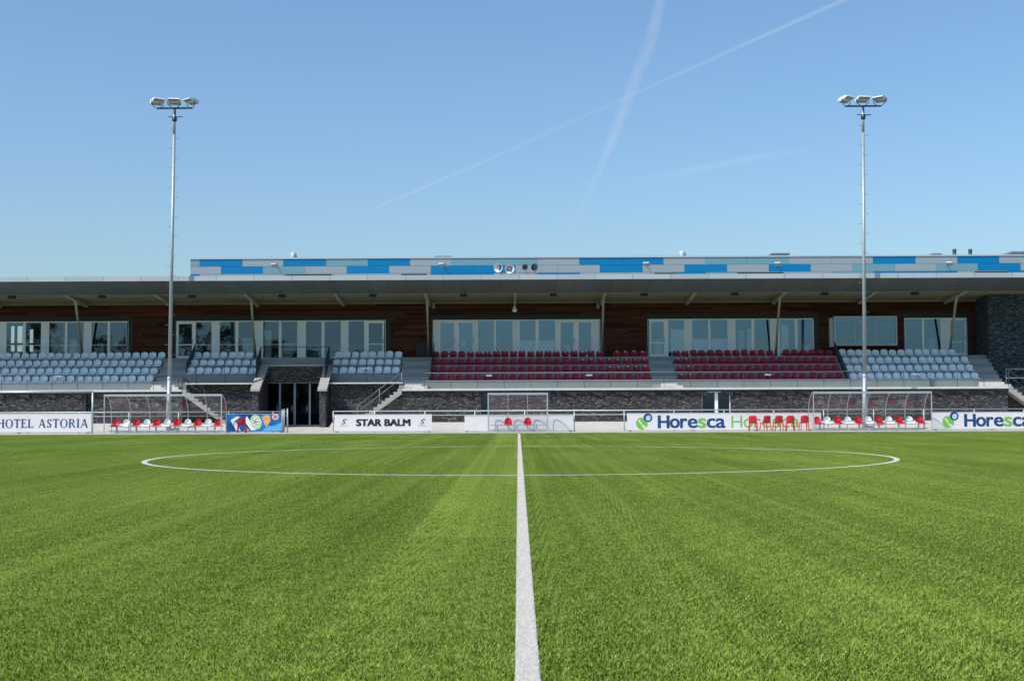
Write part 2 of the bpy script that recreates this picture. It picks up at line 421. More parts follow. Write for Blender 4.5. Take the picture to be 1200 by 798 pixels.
# ------------------------------------------------------------------ ground
b_ = MB(); b_.quad((-3000,-3000,-.06),(3000,-3000,-.06),(3000,6000,-.06),(-3000,6000,-.06))
struct(b_.build('ground', mat('far ground', (.16,.19,.10), .95, var=.3, scale=.01)))
b_ = MB(); b_.box(-60,60,Y_GRASS,Y_GRASS+.12,-.05,.035); struct(b_.build('kerb', M['kerb']))
b_ = MB(); b_.quad((-60,Y_GRASS+.12,.0),(60,Y_GRASS+.12,.0),(60,73.2,.0),(-60,73.2,.0)); struct(b_.build('paving', M['paving']))
XE0, XE1 = -15.35, -11.0       # entrance bay
def ground_steps(x0, x1):
    b_ = MB()
    for i in range(4): b_.box(x0, x1, 71.3+.55*i, 71.3+.55*(i+1)+(3 if i == 3 else 0), -.05, .12*(i+1))
    return b_
struct(ground_steps(-50, XE0-.4).build('steps', M['concrete_light']))
struct(ground_steps(XE1+.4, 50).build('steps', M['concrete_light']))
b_ = MB(); b_.prism([(71.3,-.05),(71.3,.004),(73.2,.22),(78,.22),(78,-.05)], 'x', XE0-.4, XE1+.4); struct(b_.build('ramp', M['paving']))

# ------------------------------------------------------------------ grandstand
XL, XR = -40.0, 28.1
GS = empty('grandstand', (0,75,0), 'long grandstand with timber clad wall, glazed rooms and flat overhanging roof', 'grandstand')
def wall_with_holes(b_, x0, x1, z0, z1, y0, y1, holes):
    """box wall in the XZ plane with rectangular holes (hx0,hx1,hz0,hz1)"""
    xs = sorted(set([x0,x1]+[min(max(h[i],x0),x1) for h in holes for i in (0,1)]))
    zs = sorted(set([z0,z1]+[min(max(h[i],z0),z1) for h in holes for i in (2,3)]))
    def inh(x,z): return any(h[0]<x<h[1] and h[2]<z<h[3] for h in holes)
    cols = []
    for xa, xb in zip(xs, xs[1:]):
        run = None
        for za, zb in list(zip(zs, zs[1:])) + [(None,None)]:
            solid = za is not None and not inh((xa+xb)/2, (za+zb)/2)
            if solid: run = [run[0], zb] if run else [za, zb]
            elif run: cols.append([xa, xb, run[0], run[1]]); run = None
    # merge identical neighbours
    out = []
    for c in cols:
        for q in out:
            if abs(q[1]-c[0])<1e-9 and q[2:]==c[2:]: q[1] = c[1]; break
        else: out.append(c)
    for c in out: b_.box(c[0],c[1],y0,y1,c[2],c[3])
    return b_
# -- lower stone wall
XA1 = ax(213, Y_SL, 456)      # end of left walkway
XC0 = ax(471, Y_SL, 456)      # start of middle walkway
wins_low = [(ax(101,Y_W), ax(110,Y_W), .48, az(459.5,Y_W)), (ax(564,Y_W), ax(573,Y_W), .48, az(459.5,Y_W)), (ax(822,Y_W), ax(856,Y_W), .9, az(459.5,Y_W))]
b_ = MB(); wall_with_holes(b_, XL, XA1, .4, 2.29, Y_W, Y_W+.5, [wins_low[0]]); b_.build('stone_wall', M['stone'], GS)
b_ = MB(); wall_with_holes(b_, XC0, XR, .4, 2.29, Y_W, Y_W+.5, wins_low[1:]); b_.build('stone_wall', M['stone'], GS)
b_ = MB(); b_.box(XA1, XE0, Y_BW, Y_BW+.4, .1, 2.72); b_.box(XA1-.3, XA1, Y_W+.5, Y_BW, .1, 2.29); b_.build('stone_wall', M['stone'], GS)
b_ = MB(); b_.box(XE1, XC0, Y_BW, Y_BW+.4, .1, 2.72); b_.box(XC0, XC0+.3, Y_W+.5, Y_BW, .1, 2.29); b_.build('stone_wall', M['stone'], GS)
for xa_, xb_ in ((XL, XA1-.1), (XC0+.1, XR)):
    b_ = MB(); b_.box(xa_, xb_, 75.9, 76.1, .3, 2.3); b_.build('basement_wall', M['interior'], GS)
w = empty; 
for i, h in enumerate(wins_low):
    nm = 'door' if i < 2 else 'window'
    b_ = MB(); t = .05
    b_.box(h[0],h[0]+t,Y_W+.15,Y_W+.22,h[2],h[3]); b_.box(h[1]-t,h[1],Y_W+.15,Y_W+.22,h[2],h[3]); b_.box(h[0]+t,h[1]-t,Y_W+.15,Y_W+.22,h[3]-t,h[3])
    if i == 2:
        xm = ax(839.5, Y_W); b_.box(xm-.09,xm+.09,Y_W+.12,Y_W+.22,h[2],h[3]-t)
    fr = b_.build(nm, M['dark_rail'] if i < 2 else M['frame'], GS)
    b_ = MB(); b_.quad((h[0],Y_W+.2,h[2]),(h[1],Y_W+.2,h[2]),(h[1],Y_W+.2,h[3]),(h[0],Y_W+.2,h[3])); b_.build('pane', M['glass_dark'], fr)
# -- walkway slabs with lip, added dark plates that shape the scalloped shadow edge
b_ = MB()
for x0, x1 in ((XL, XA1), (XC0, XR)):
    b_.box(x0, x1, Y_SL, Y0, 2.29, Z_SLAB)
b_.build('walkway', M['concrete_light'], GS)
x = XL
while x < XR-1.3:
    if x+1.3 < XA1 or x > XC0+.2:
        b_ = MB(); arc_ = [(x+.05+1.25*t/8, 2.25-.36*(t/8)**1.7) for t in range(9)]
        b_.prism([(x+1.3,2.288),(x+.05,2.288)]+arc_, 'y', Y_W-.12, Y_W-.09); b_.build('bracket', M['slate_dark'], GS)  # plate added under the slab to draw the wall's scalloped shade
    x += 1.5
for xa_, xb_ in ((XA1+.003, XE0), (XE1, XC0-.003)):
    b_ = MB(); b_.box(xa_, xb_, Y_BW-.45, Y0+DY, 2.72, 2.80); b_.build('ledge', M['concrete_light'], GS)
# -- terrace
AISLES = [(-21.28,-19.72), (-6.95,-5.25), (7.78,9.22), (26.9,XR-.003)]
def in_b(x): return XA1 < x < XC0
b_ = MB()
segs = [(XL, XA1, 0), (XA1, XE0+.3, 1), (XE1-.3, XC0, 1), (XC0, XR-.003, 0)]
for x0, x1, k0 in segs:
    for k in range(k0, 4):
        y1 = Yr(k+1) if k < 3 else Y_FAC
        zb = (Z_SLAB if k0 == 0 else 2.80) if k == k0 else Zr(k-1)-.2
        b_.box(x0, x1, Yr(k), y1, zb, Zr(k)-.04)
b_.build('terrace', M['terrace'], GS)
b_ = MB()   # slim nosing on each tier
for x0, x1, k0 in segs:
    for k in range(k0, 4): b_.box(x0, x1, Yr(k)-.02, Yr(k)+.3, Zr(k)-.04, Zr(k))
b_.build('nosing', M['aisle'], GS)
b_ = MB()
for x0, x1, k0 in segs:
    for k in range(k0, 4): b_.quad((x0,Yr(k)+.3,Zr(k)),(x1,Yr(k)+.3,Zr(k)),(x1,(Yr(k+1)-.02 if k<3 else Y_FAC),Zr(k)),(x0,(Yr(k+1)-.02 if k<3 else Y_FAC),Zr(k)))
b_.build('deck', M['terrace'], GS)
for x0, x1 in AISLES:
    b_ = MB()
    for k in range(0, 4):
        if in_b((x0+x1)/2) and k == 0: continue
        zt = Zr(k)-DZ/2
        zb = Z_SLAB if k == 0 else Zr(k-1)
        b_.box(x0, x1, Yr(k)-.32, Yr(k)-.022, zb+.002, zt)
    b_.build('aisle_step', M['aisle'], GS)
# sunlit concrete step blocks at the foot of the aisles
for a, c, d_ in ((193,177,188),(203,196,204),(0,474,494),(0,775,794),(0,1148,1178)):
    b_ = MB(); x0, x1 = ax(c,74.7), ax(d_,74.7)
    b_.box(x0, x1+.3, 74.62, 74.85, Z_SLAB+.002, Z_SLAB+.14); b_.box(x0, x1, 74.852, Y0-.33, Z_SLAB+.002, Z_SLAB+.27)
    b_.build('step_block', M['concrete_light'], GS)

# -- facade
wz0, wz1 = 4.36, az(374.5, Y_FAC)
GROUPS = [ # (x0,x1, elements (kind,a,b)) in photo px on the facade plane
 ( -60,150.5, [('p',-60,-46),('g',-46,-27),('g',-25,-7),('p',-7,7),('g',7,27),('g',29.5,48),('p',48,56),('g',57,76),('g',78.5,98),('p',98,106),('g',107,126),('g',128.5,148)]),
 ( 206,452, [('d',207,227),('g',229,248),('p',248,256),('g',257,276),('g',279,298),('p',298,307),('g',308,327),('g',329.5,348.5),('p',349,357),('g',358,377),('g',380,399.5),('p',400,407),('g',408,427),('d',430,450)]),
 ( 507,703.5, [('p',508,514),('d',514,534),('d',536,556),('p',555,559),('g',560,579),('g',581,601),('p',601,608),('g',609,628),('g',631,651),('p',651,655),('d',655,674),('d',676,695),('p',695,702)]),
 ( 759,954, [('d',761,780),('g',783,802),('p',803,810),('g',811,830.5),('g',832.5,853),('p',853,861),('g',862,881),('g',884,903),('p',903,912),('g',914,932),('g',934.5,953)]),
 (1060,1133.5, [('g',1061,1081),('g',1083,1103),('p',1103,1112),('d',1112,1132)]),
]
DARKP = {0:(0,999), 1:(0,999)}
holes = []
for g in GROUPS: holes.append((ax(g[0],Y_FAC,400), ax(g[1],Y_FAC,400), wz0-.5, wz1))
bx0, bx1 = ax(974,Y_FAC,390), ax(1051,Y_FAC,390); bz0, bz1 = az(405,Y_FAC,1010), az(371.5,Y_FAC,1010)
bz0 = at(1010,404.5,Y_FAC).z; bz1 = at(1010,371.5,Y_FAC).z
holes.append((bx0,bx1,bz0,bz1))
b_ = MB(); wall_with_holes(b_, XL, XR-.02, 3.8, 7.75, Y_FAC, Y_FAC+.25, [(h[0],h[1],h[2] if i == 5 else 3.0,h[3]) for i, h in enumerate(holes)])
b_.build('timber_wall', M['wood'], GS)
# black surround trims
for g, h in zip(GROUPS, holes):
    b_ = MB(); t = .30; y = Y_FAC-.045
    b_.box(h[0]-t*.45, h[1]+t, y, Y_FAC-.003, h[3], h[3]+t); b_.box(h[1], h[1]+t*1.05, y, Y_FAC-.003, 4.345, h[3]); b_.box(h[0]-t*.45, h[0], y, Y_FAC-.003, 4.345, h[3])
    b_.build('window_surround', M['black'], GS)
rnd = random.Random(5)
for gi_, (g, h) in enumerate(zip(GROUPS, holes)):
    yf = Y_FAC+.02; t = .05
    b_ = MB(); b_.box(h[0],h[1],yf,yf+.08,h[3]-.07,h[3]); b_.box(h[0],h[1],yf,yf+.08,4.345,4.42)
    b_.box(h[0],h[0]+.05,yf,yf+.08,4.42,h[3]-.07); b_.box(h[1]-.05,h[1],yf,yf+.08,4.42,h[3]-.07)
    prev = None
    els = [(k, ax(a,Y_FAC,400), ax(c,Y_FAC,400)) for k,a,c in g[2]]
    for (k,a,c),(k2,a2,c2) in zip(els, els[1:]):
        if a2 - c > .02: b_.box(c, a2, yf-.012, yf+.07, 4.42, h[3]-.07)
    win = b_.build('window', M['frame'], GS)
    for j,(k,a,c) in enumerate(els):
        a = max(a,h[0]+.05); c = min(c,h[1]-.05)
        z0_, z1_ = 4.42, h[3]-.07; zm = az(402.5, Y_FAC)
        if k == 'p':
            b_ = MB(); b_.box(a,c,yf+.01,yf+.06,z0_,z1_); b_.build('infill_panel', M['frame_panel'], win)
        elif k == 'g':
            mt_ = M['glass_dark'] if gi_ < 2 else M['glass']
            b_ = MB(); b_.quad((a,yf+.04,z0_),(c,yf+.04,z0_),(c,yf+.04,z1_),(a,yf+.04,z1_)); b_.build('pane', mt_, win)
            b_ = MB()   # thin frame line of the pane
            e = .02
            b_.box(a,a+e,yf+.015,yf+.036,z0_,z1_); b_.box(c-e,c,yf+.015,yf+.036,z0_,z1_)
            if gi_ == 0 or (gi_ == 1 and j < 9): b_.box(a+e,c-e,yf+.015,yf+.036,zm-.015,zm+.015)
            b_.build('pane_frame', M['frame'], win)
        else:
            b_ = MB(); f = .11
            b_.box(a,a+f,yf-.02,yf+.05,z0_,z1_); b_.box(c-f,c,yf-.02,yf+.05,z0_,z1_)
            b_.box(a+f,c-f,yf-.02,yf+.05,z1_-.12,z1_); b_.box(a+f,c-f,yf-.02,yf+.05,z0_,z0_+.14); 
            if gi_ in (1,3,4): b_.box(a+f,c-f,yf-.02,yf+.05,zm-.03,zm+.03)
            dr = b_.build('door', M['frame'], GS)
            mt_ = M['glass_dark'] if gi_ < 2 else M['glass']
            b_ = MB(); b_.quad((a+f,yf+.03,z0_+.14),(c-f,yf+.03,z0_+.14),(c-f,yf+.03,z1_-.12),(a+f,yf+.03,z1_-.12)); b_.build('pane', mt_, dr)
            b_ = MB(); b_.tube([(c-f/2,yf-.07,5.3),(c-f/2,yf-.07,5.6)], .015); b_.build('handle', M['steel'], dr)
# bay window standing proud of the wall
yb = Y_FAC-.45
b_ = MB(); e = .09
x0, x1 = ax(977.5,yb,390), ax(1051.5,yb,390); z0_, z1_ = at(1010,405,yb).z, at(1010,370.5,yb).z
b_.box(x0,x1,yb,Y_FAC+.1,z1_-e,z1_); b_.box(x0,x1,yb,Y_FAC+.1,z0_,z0_+e); b_.box(x0,x0+e,yb,Y_FAC+.1,z0_+e,z1_-e); b_.box(x1-e,x1,yb,Y_FAC+.1,z0_+e,z1_-e)
b_.box(x0-.22,x0-.003,yb+.2,Y_FAC-.003,z0_-.06,z1_-.1)
for q in (1001.5,1025.5):
    xq = ax(q,yb,390); b_.box(xq-.035,xq+.035,yb+.01,yb+.09,z0_+e,z1_-e)
bw = b_.build('bay_window', M['coping'], GS)
b_ = MB(); b_.quad((x0+e,yb+.05,z0_+e),(x1-e,yb+.05,z0_+e),(x1-e,yb+.05,z1_-e),(x0+e,yb+.05,z1_-e)); b_.build('pane', M['glass'], bw)
# -- rooms behind the glazing
YB = 84.6
b_ = MB()
bh = []
for a,c,p,q in ((11.5,17,382,402),(19,26.5,382,402),(33.5,39,386,402),(11.5,17,404,412),(19,26.5,404,412),(33.5,39,404,412)):
    P0 = at(a,q,YB); P1 = at(c,p,YB); bh.append((P0.x,P1.x,P0.z,P1.z))
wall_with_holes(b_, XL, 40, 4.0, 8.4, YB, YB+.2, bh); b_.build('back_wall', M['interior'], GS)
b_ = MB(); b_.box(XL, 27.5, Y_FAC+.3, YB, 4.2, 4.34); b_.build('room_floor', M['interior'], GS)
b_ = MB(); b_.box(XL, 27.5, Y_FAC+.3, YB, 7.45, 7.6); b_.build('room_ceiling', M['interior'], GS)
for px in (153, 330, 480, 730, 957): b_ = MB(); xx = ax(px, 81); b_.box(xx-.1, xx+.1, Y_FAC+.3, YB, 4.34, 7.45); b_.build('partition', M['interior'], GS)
# furniture, pale blinds, and teal sheets that paint the treeline's reflection in glass
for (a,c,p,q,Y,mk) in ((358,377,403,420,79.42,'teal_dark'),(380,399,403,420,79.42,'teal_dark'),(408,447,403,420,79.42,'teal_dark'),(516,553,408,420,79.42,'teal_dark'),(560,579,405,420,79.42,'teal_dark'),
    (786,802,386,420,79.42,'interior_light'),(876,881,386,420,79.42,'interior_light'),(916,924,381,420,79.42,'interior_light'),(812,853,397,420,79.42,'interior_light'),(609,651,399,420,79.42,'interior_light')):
    P0 = at(a,q,Y); P1 = at(c,p,Y); b_ = MB(); b_.box(P0.x,P1.x,Y,Y+.04,4.35,P1.z); b_.build('blind', M[mk], GS)  # the teal ones are no blinds but the painted treeline reflection
for (pa,pb,pt_,pb_,Yq) in ((229,238,384,420,80.2),(261,268,390,420,81.5),(284,296,397,420,80.6),(310,318,388,420,80.0),(333,346,399,420,81.0),(60,68,392,420,81.5),(82,90,399,420,80.3),(112,122,408,420,80.2),(134,144,410,420,80.3),(540,546,399,408,80.0),(565,574,396,405,80.5),(587,598,398,404,80.1),(634,648,402,420,80.0),(660,668,405,420,80.4),(768,776,398,420,80.3),(836,848,402,420,80.6),(866,872,388,420,80.2),(889,899,401,420,80.0),(940,950,404,420,80.3),(1065,1078,404,420,80.2),(1088,1096,398,420,80.8)):
    P0 = at(pa,pb_,Yq); P1 = at(pb,pt_,Yq); b_ = MB(); b_.box(P0.x,P1.x,Yq,Yq+.3,max(P0.z,4.35),P1.z); b_.box(P0.x-.06,P1.x+.06,Yq-.05,Yq+.35,P1.z,P1.z+.04); b_.build('cupboard', M['black'] if (int(pa)%2) else M['interior_light'], GS)
for px in (66,74,118,134,146):
    P = at(px, 397 if px < 100 else 404, 82)
    b_ = MB(); 
    if px < 100: b_.lathe([(0,-.12),(.1,-.08),(.13,0),(.1,.09),(.02,.13)], P, 12); b_.tube([P+Vector((0,0,.13)), (P.x,P.y,7.44)], .01, 5)
    else: b_.box(P.x-.22,P.x+.22,82,82.05,P.z-.12,P.z+.12)
    b_.build('pendant_lamp' if px < 100 else 'wall_notice', M['paper'], GS)

# -- roof
FR = 72.3; zf0, zf1 = az(327.6,FR), az(322.0,FR)
SB = 75.4; zs = az(343.3,SB)
XRR = 46
b_ = MB(); b_.box(XL-4, XRR, FR, FR+.12, zf0, zf1); b_.build('roof_coping', M['coping_j'], GS)
b_ = MB(); b_.quad((XL-4,FR+.02,zf0+.004),(XRR,FR+.02,zf0+.004),(XRR,SB,zs),(XL-4,SB,zs)); b_.build('roof_fascia', M['fascia'], GS)
zw = az(355.5, Y_FAC)
b_ = MB(); b_.quad((XL-4,SB,zs+.06),(XRR,SB,zs+.06),(XRR,Y_FAC+.2,zw+.12),(XL-4,Y_FAC+.2,zw+.12)); b_.box(XL-4,XRR,SB,SB+.08,zs-.02,zs+.055)
for yy in (76.4,77.4,78.4):
    zz = zs+.06+(zw+.06-zs)*(yy-SB)/(Y_FAC+.2-SB); b_.box(XL-4,XRR,yy,yy+.03,zz-.03,zz)
b_.box(XL-4,XRR,Y_FAC-.15,Y_FAC-.01,zw-.02,zw+.13)
b_.build('soffit', M['soffit'], GS)
b_ = MB(); b_.box(XL-4, XRR, FR+.12, 82, zf1-.16, zf1-.03); b_.build('roof_deck', mat('roof felt', (.25,.26,.27), .9), GS)
RX = [-.2+5.28*k for k in range(-7,6)]
for i, x in enumerate(RX):
    k = i-7
    b_ = MB()
    za = zs-.02; zb = zw
    b_.prism([(SB+.02,za+.06),(SB+.02,za-.04),(Y_FAC-.16,zb-.16),(Y_FAC-.16,zb+.06)], 'x', x-.09, x+.09)
    b_.build('rafter', M['beige'], GS)
    if k % 2:
        top = Vector((x, 77.1, zs-.12)); bot = Vector((x, 78.62, 4.34))
        pp = [bot, bot.lerp(top,.93), bot.lerp(top,.97)+Vector((0,-.04,0)), top+Vector((0,-.25,.02)), top+Vector((0,-.8,.06))]
        b_ = MB(); b_.tube(pp, .085, 12); b_.lathe([(.14,0),(.14,.03)], bot, 12)
        b_.build('column', M['beige'], GS)
# -- entrance bay
YD = 76.9
Xl, Xr = ax(306,YD), ax(380,YD)
zd = az(447,YD)
b_ = MB(); b_.box(Xl-.1, Xr+.1, 76.5, 76.75, zd+.0, 3.80); b_.build('stone_wall', M['stone'], GS)
b_ = MB(); b_.box(Xl-.1, Xr+.1, 76.42, Y_FAC, 3.802, 3.9); b_.build('balcony', M['concrete'], GS)
b_ = MB(); b_.box(XE0+.3, XE1-.3, 76.9, Y_FAC, 3.903, 4.34); b_.build('balcony_step', M['terrace'], GS)
for s_, xc in (('l', XE0+.06), ('r', XE1-.62)):
    xa, xb = (XE0-.02, XE0+.52) if s_ == 'l' else (XE1-.52, XE1+.02)
    b_ = MB(); b_.prism([(74.0,.1),(74.0,2.27),(76.6,3.76),(79,3.76),(79,.1)], 'x', xa+.09, xb-.09); b_.build('cheek_wall', M['stone'], GS)
    b_ = MB(); b_.prism([(73.86,2.28),(73.86,2.40),(76.5,3.92),(77.4,3.92),(77.4,3.80),(76.55,3.80)], 'x', xa, xb)
    b_.build('cheek_coping', M['concrete'], GS)
b_ = MB(); b_.box(Xl,Xr,YD+1.5,YD+1.6,.2,3.3); b_.build('lobby_wall', M['interior'], GS)
def ent(a, c):
    b_ = MB(); x0, x1 = ax(a,YD), ax(c,YD); t = .045
    b_.box(x0,x0+t,YD,YD+.06,.25,zd); b_.box(x1-t,x1,YD,YD+.06,.25,zd); b_.box(x0+t,x1-t,YD,YD+.06,zd-.06,zd); b_.box(x0+t,x1-t,YD,YD+.06,.25,.33)
    d = b_.build('entrance_door', M['steel'], GS)
    b_ = MB(); b_.quad((x0+t,YD+.03,.33),(x1-t,YD+.03,.33),(x1-t,YD+.03,zd-.06),(x0+t,YD+.03,zd-.06)); b_.build('pane', M['glass_door'], d)
    b_ = MB(); b_.tube([(x1-.14,YD-.05,1.1),(x1-.14,YD-.05,1.5)], .02); b_.build('handle', M['alu'], d)
for a,c in ((310.5,328),(328.3,345.2),(345.8,363),(363.3,379)): ent(a,c)

# ------------------------------------------------------------------ upper storey (blue/grey cladding)
UY = 82.0
US = empty('upper_storey', (0,UY,8.7), 'rooftop storey clad in blue, grey and teal panels above the grandstand roof', 'building')
rowsA = [(223,234,'t'),(234,284,'b'),(284,332,'g'),(332,382,'b'),(382,431,'t'),(431,480.5,'b'),(480.5,529.5,'g'),(529.5,629.5,'t'),(629.5,679,'g'),(679,777.5,'b'),(777.5,827,'g'),(827,925,'t'),(925,1023,'g'),(1023,1073,'b'),(1073,1122,'g'),(1122,1171,'b'),(1171,1340,'g')]
rowsB = [(223,259,'g'),(259,308,'b'),(308,357.5,'t'),(357.5,406.5,'g'),(406.5,456,'b'),(456,505,'g'),(505,604,'b'),(604,703,'g'),(703,753,'b'),(753,802,'g'),(802,852,'b'),(852,901,'g'),(901,950,'b'),(950,999,'g'),(999,1048.5,'t'),(1048.5,1097,'g'),(1097,1146,'t'),(1146,1196,'b'),(1196,1340,'g')]
rowsC = [(223,234,'b'),(234,505,'g'),(505,579,'b'),(579,630,'g'),(630,679,'b'),(679,791,'g'),(791,827,'b'),(827,875,'t'),(875,975,'g'),(975,1023,'t'),(1023,1122,'b'),(1122,1180,'g'),(1180,1340,'b')]
zA1, zAB, zBC, zC0 = az(302.5,UY), az(311,UY), az(319.8,UY), az(322.2,UY)-.5
idx = {'b':0,'g':1,'t':2}
b_ = MB()
for rows, za, zb in ((rowsA,zAB,zA1),(rowsB,zBC,zAB),(rowsC,zC0,zBC)):
    for a,c,k in rows:
        b_.mi = idx[k]
        # split long runs into single 2.67 m panels with fine joints
        xa, xb = ax(a,UY,310), ax(c,UY,310); n = max(1, round((xb-xa)/2.67))
        for i in range(n):
            p, q = xa+(xb-xa)*i/n, xa+(xb-xa)*(i+1)/n
            b_.box(p+.006, q-.006, UY, UY+.05, za+.008, zb-.008)
b_.build('cladding', [M['blue_clad'],M['grey_clad'],M['teal_clad']], US)
ux0, ux1 = ax(223,UY,310), ax(1340,UY,310)
b_ = MB(); b_.box(ux0+.02, ux1, UY+.052, 90, zf1-.1, zA1-.01); b_.build('wall', M['rail'], US)
b_ = MB(); b_.box(ux0-.03, ux1, UY-.05, UY+.12, zA1, zA1+.09); b_.build('parapet_coping', M['coping'], US)
for a,c in ((334,389),(470,500),(767,791),(864,918),(1142,1181)):
    b_ = MB(); b_.box(ax(a,UY,320),ax(c,UY,320),UY-.03,UY-.004,zC0,az(320.6,UY)); b_.build('window_strip', M['black'], US)

# ------------------------------------------------------------------ stone tower to the right
TY = 77.2
T = empty('stone_tower', (34,TY,0), 'dark slate clad end block at the right of the grandstand', 'building')
b_ = MB(); b_.box(XR, 46, TY, 84, 0, 7.93); b_.build('wall', M['stone_blue'], T)
b_ = MB(); b_.box(XR+.003, 46, Y0, TY-.003, 0.2, 2.38); b_.build('platform', M['stone'], T)

# ------------------------------------------------------------------ railings
def railing(name, x0, x1, y, z0, hgt, label, rails, mt, sp=1.5, r=.016, cat='railing', grp=None, pm=None):
    T_ = empty(name, ((x0+x1)/2, y, z0), label, cat, grp)
    b_ = MB()
    for zz in rails: b_.tube([(x0,y,z0+zz),(x1,y,z0+zz)], r, 6)
    b_.build('rail', mt, T_)
    n = max(1, round((x1-x0)/sp)); first = None
    for i in range(n+1):
        x = x0+(x1-x0)*i/n
        if first is None:
            b2 = MB(); b2.tube([(x,y,z0-.12),(x,y,z0+hgt)], r*.9, 6); first = b2.build('post', pm or mt, T_)
        else:
            c = first.copy(); COL.objects.link(c); c.location = first.location + Vector((x-x0,0,0))
    return T_
railing('walkway_railing', XL, XA1-.2, Y_SL+.06, Z_SLAB, .92, 'thin grey railing along the walkway in front of the leftmost grey seats', (.90,.45), M['rail'], pm=M['dark_rail'])
railing('walkway_railing', XC0+1.3, XR-1.4, Y_SL+.06, Z_SLAB, .92, 'long thin grey railing along the walkway in front of the maroon seats', (.90,.45), M['rail'], pm=M['dark_rail'])
railing('ledge_railing', XA1+.6, XE0-.1, Y_BW-.35, 2.80, 1.02, 'dark railing on the ledge between the left stairs and the entrance', (1.0,.5), M['dark_rail'], 2.0, .018)
railing('ledge_railing', XE1+.1, XC0-.1, Y_BW-.35, 2.80, 1.02, 'dark railing on the ledge between the entrance and the maroon seats', (1.0,.5), M['dark_rail'], 2.0, .018)
railing('platform_railing', XR+.2, 40, 74.9+.2, 2.41, 1.03, 'bluish railing on the platform before the slate tower', (1.03,.5), M['terrace'], 1.1, .03)
zt = az(406,76.5)
T_ = railing('balcony_railing', ax(305,76.5,406), ax(386,76.5,406), 76.5, 3.9, zt-3.9, 'dark railing of the balcony over the entrance doors', (zt-3.9,), M['dark_rail'], 3.0, .022)
for sx in (ax(306,76.5,406), ax(385.5,76.5,406)):
    b_ = MB()
    for i in range(26):
        t = i/25; y = 76.5-1.5*t; zb = 3.95-.9*t; b_.tube([(sx,y,zb),(sx,y,zb+1.0)], .012, 5)
    b_.tube([(sx,76.5,4.93),(sx,75.0,4.05)], .024, 6); b_.tube([(sx,76.5,4.0),(sx,75.0,3.12)], .02, 6)
    b_.build('side_panel', M['dark_rail'], T_)
# edge-on barred dividers beside the seat blocks
for sx, lab in ((-5.12,'dark barred divider left of the central maroon seats'),(19.12,'dark barred divider between maroon and grey seats on the right'),(-19.62,'dark barred divider between the leftmost two grey seat blocks')):
    b_ = MB()
    k0 = 1 if sx == -19.62 else 0
    for i in range(40):
        t = i/39; y = Y0+.1+2.9*t
        if k0 and y < Yr(1): continue
        zb = Z0+.02+ (DZ*(y-Y0)/DY) - .1; b_.tube([(sx,y,zb),(sx,y,zb+.62)], .012, 5)
    ya = Yr(k0)+.1
    for q in (.0,.62): b_.tube([(sx,ya,Z0-.08+q+DZ*(ya-Y0)/DY),(sx,Y0+3.0,Z0-.08+q+DZ*3.0/DY)], .022, 6)
    tag(b_.build('divider_railing', M['dark_rail']), lab, 'railing')

# ------------------------------------------------------------------ staircases in front of the wall
def staircase(xt, dirx, yA, yB, zt, zb, label, run=2.5, railmat='steel', loc=None):
    T_ = empty('staircase', (xt+dirx*run/2,(yA+yB)/2,zb), label, 'staircase')
    n = 11; pts = [(xt, zt)]
    for i in range(n):
        x = xt+dirx*run*(i+1)/n; z = zt-(zt-zb)*(i+1)/n
        pts += [(x, pts[-1][1]), (x, z)] if i < n-1 else [(x, pts[-1][1]), (x, z)]
    pts += [(xt+dirx*run-.25*dirx, zb), (xt, zt-.30)]
    b_ = MB(); b_.prism([(p[0]-(.0), p[1]) for p in pts], 'y', yA, yB); b_.build('flight', M['concrete'], T_)
    b_ = MB()
    for hh in (.95,.6):
        b_.tube([(xt-.0*dirx,yA+.05,zt+hh),(xt+dirx*run,yA+.05,zb+hh)], .015, 6)
    for t in (0,.5,1):
        x = xt+dirx*run*t; z = zt+(zb-zt)*t; b_.tube([(x,yA+.05,z),(x,yA+.05,z+.95)], .02, 6)
    b_.build('handrail', M[railmat], T_)
    return T_
staircase(XA1+.02, 1, Y_SL+.02, Y_BW-.5, 2.41, .48, 'concrete staircase descending rightwards behind the left team shelter', 2.55, 'dark_rail')
staircase(XC0-.02, -1, Y_SL+.02, Y_BW-.5, 2.41, .48, 'concrete staircase descending leftwards above the STAR BALM board', 2.55, 'rail')
staircase(XR+.02, 1, Y_SL+.02, Y0-.02, 2.41, .48, 'concrete staircase at the far right end of the walkway', 2.6, 'dark_rail')

# ------------------------------------------------------------------ stadium seats
def seat_mesh(name, mt):
    bm = bmesh.new()
    prof = [(-.03,-.015,.19),(-.01,.035,.205),(.06,.045,.212),(.20,.025,.212),(.30,.03,.205),(.365,.07,.205),(.395,.14,.208),(.41,.22,.205),(.425,.29,.185),(.432,.335,.14),(.434,.352,.08)]
    cols = 7; rows = []
    for i,(y,z,w_) in enumerate(prof):
        r_ = []
        for j in range(cols):
            u = -1+2*j/(cols-1)
            dyy = -.05*u*u if i > 4 else 0; dz = (.03*u*u if i in (2,3,4) else 0) - (.02*u*u if i > 8 else 0)
            r_.append(bm.verts.new((u*w_*1.06, y+dyy, (z+dz)*1.14)))
        rows.append(r_)
    for a, c in zip(rows, rows[1:]):
        for j in range(cols-1):
            f = bm.faces.new([a[j],a[j+1],c[j+1],c[j]]); f.smooth = True
    # steel foot
    for x in (-.12,.12):
        v = [bm.verts.new((x+dx,yy,zz)) for zz in (0,.02) for yy in (.05,.3) for dx in (-.015,.015)]
        for q in ((0,2,3,1),(4,5,7,6),(0,1,5,4),(2,6,7,3),(0,4,6,2),(1,3,7,5)): bm.faces.new([v[i] for i in q])
    me = bpy.data.meshes.new(name); bm.to_mesh(me); bm.free(); me.materials.append(mt); return me
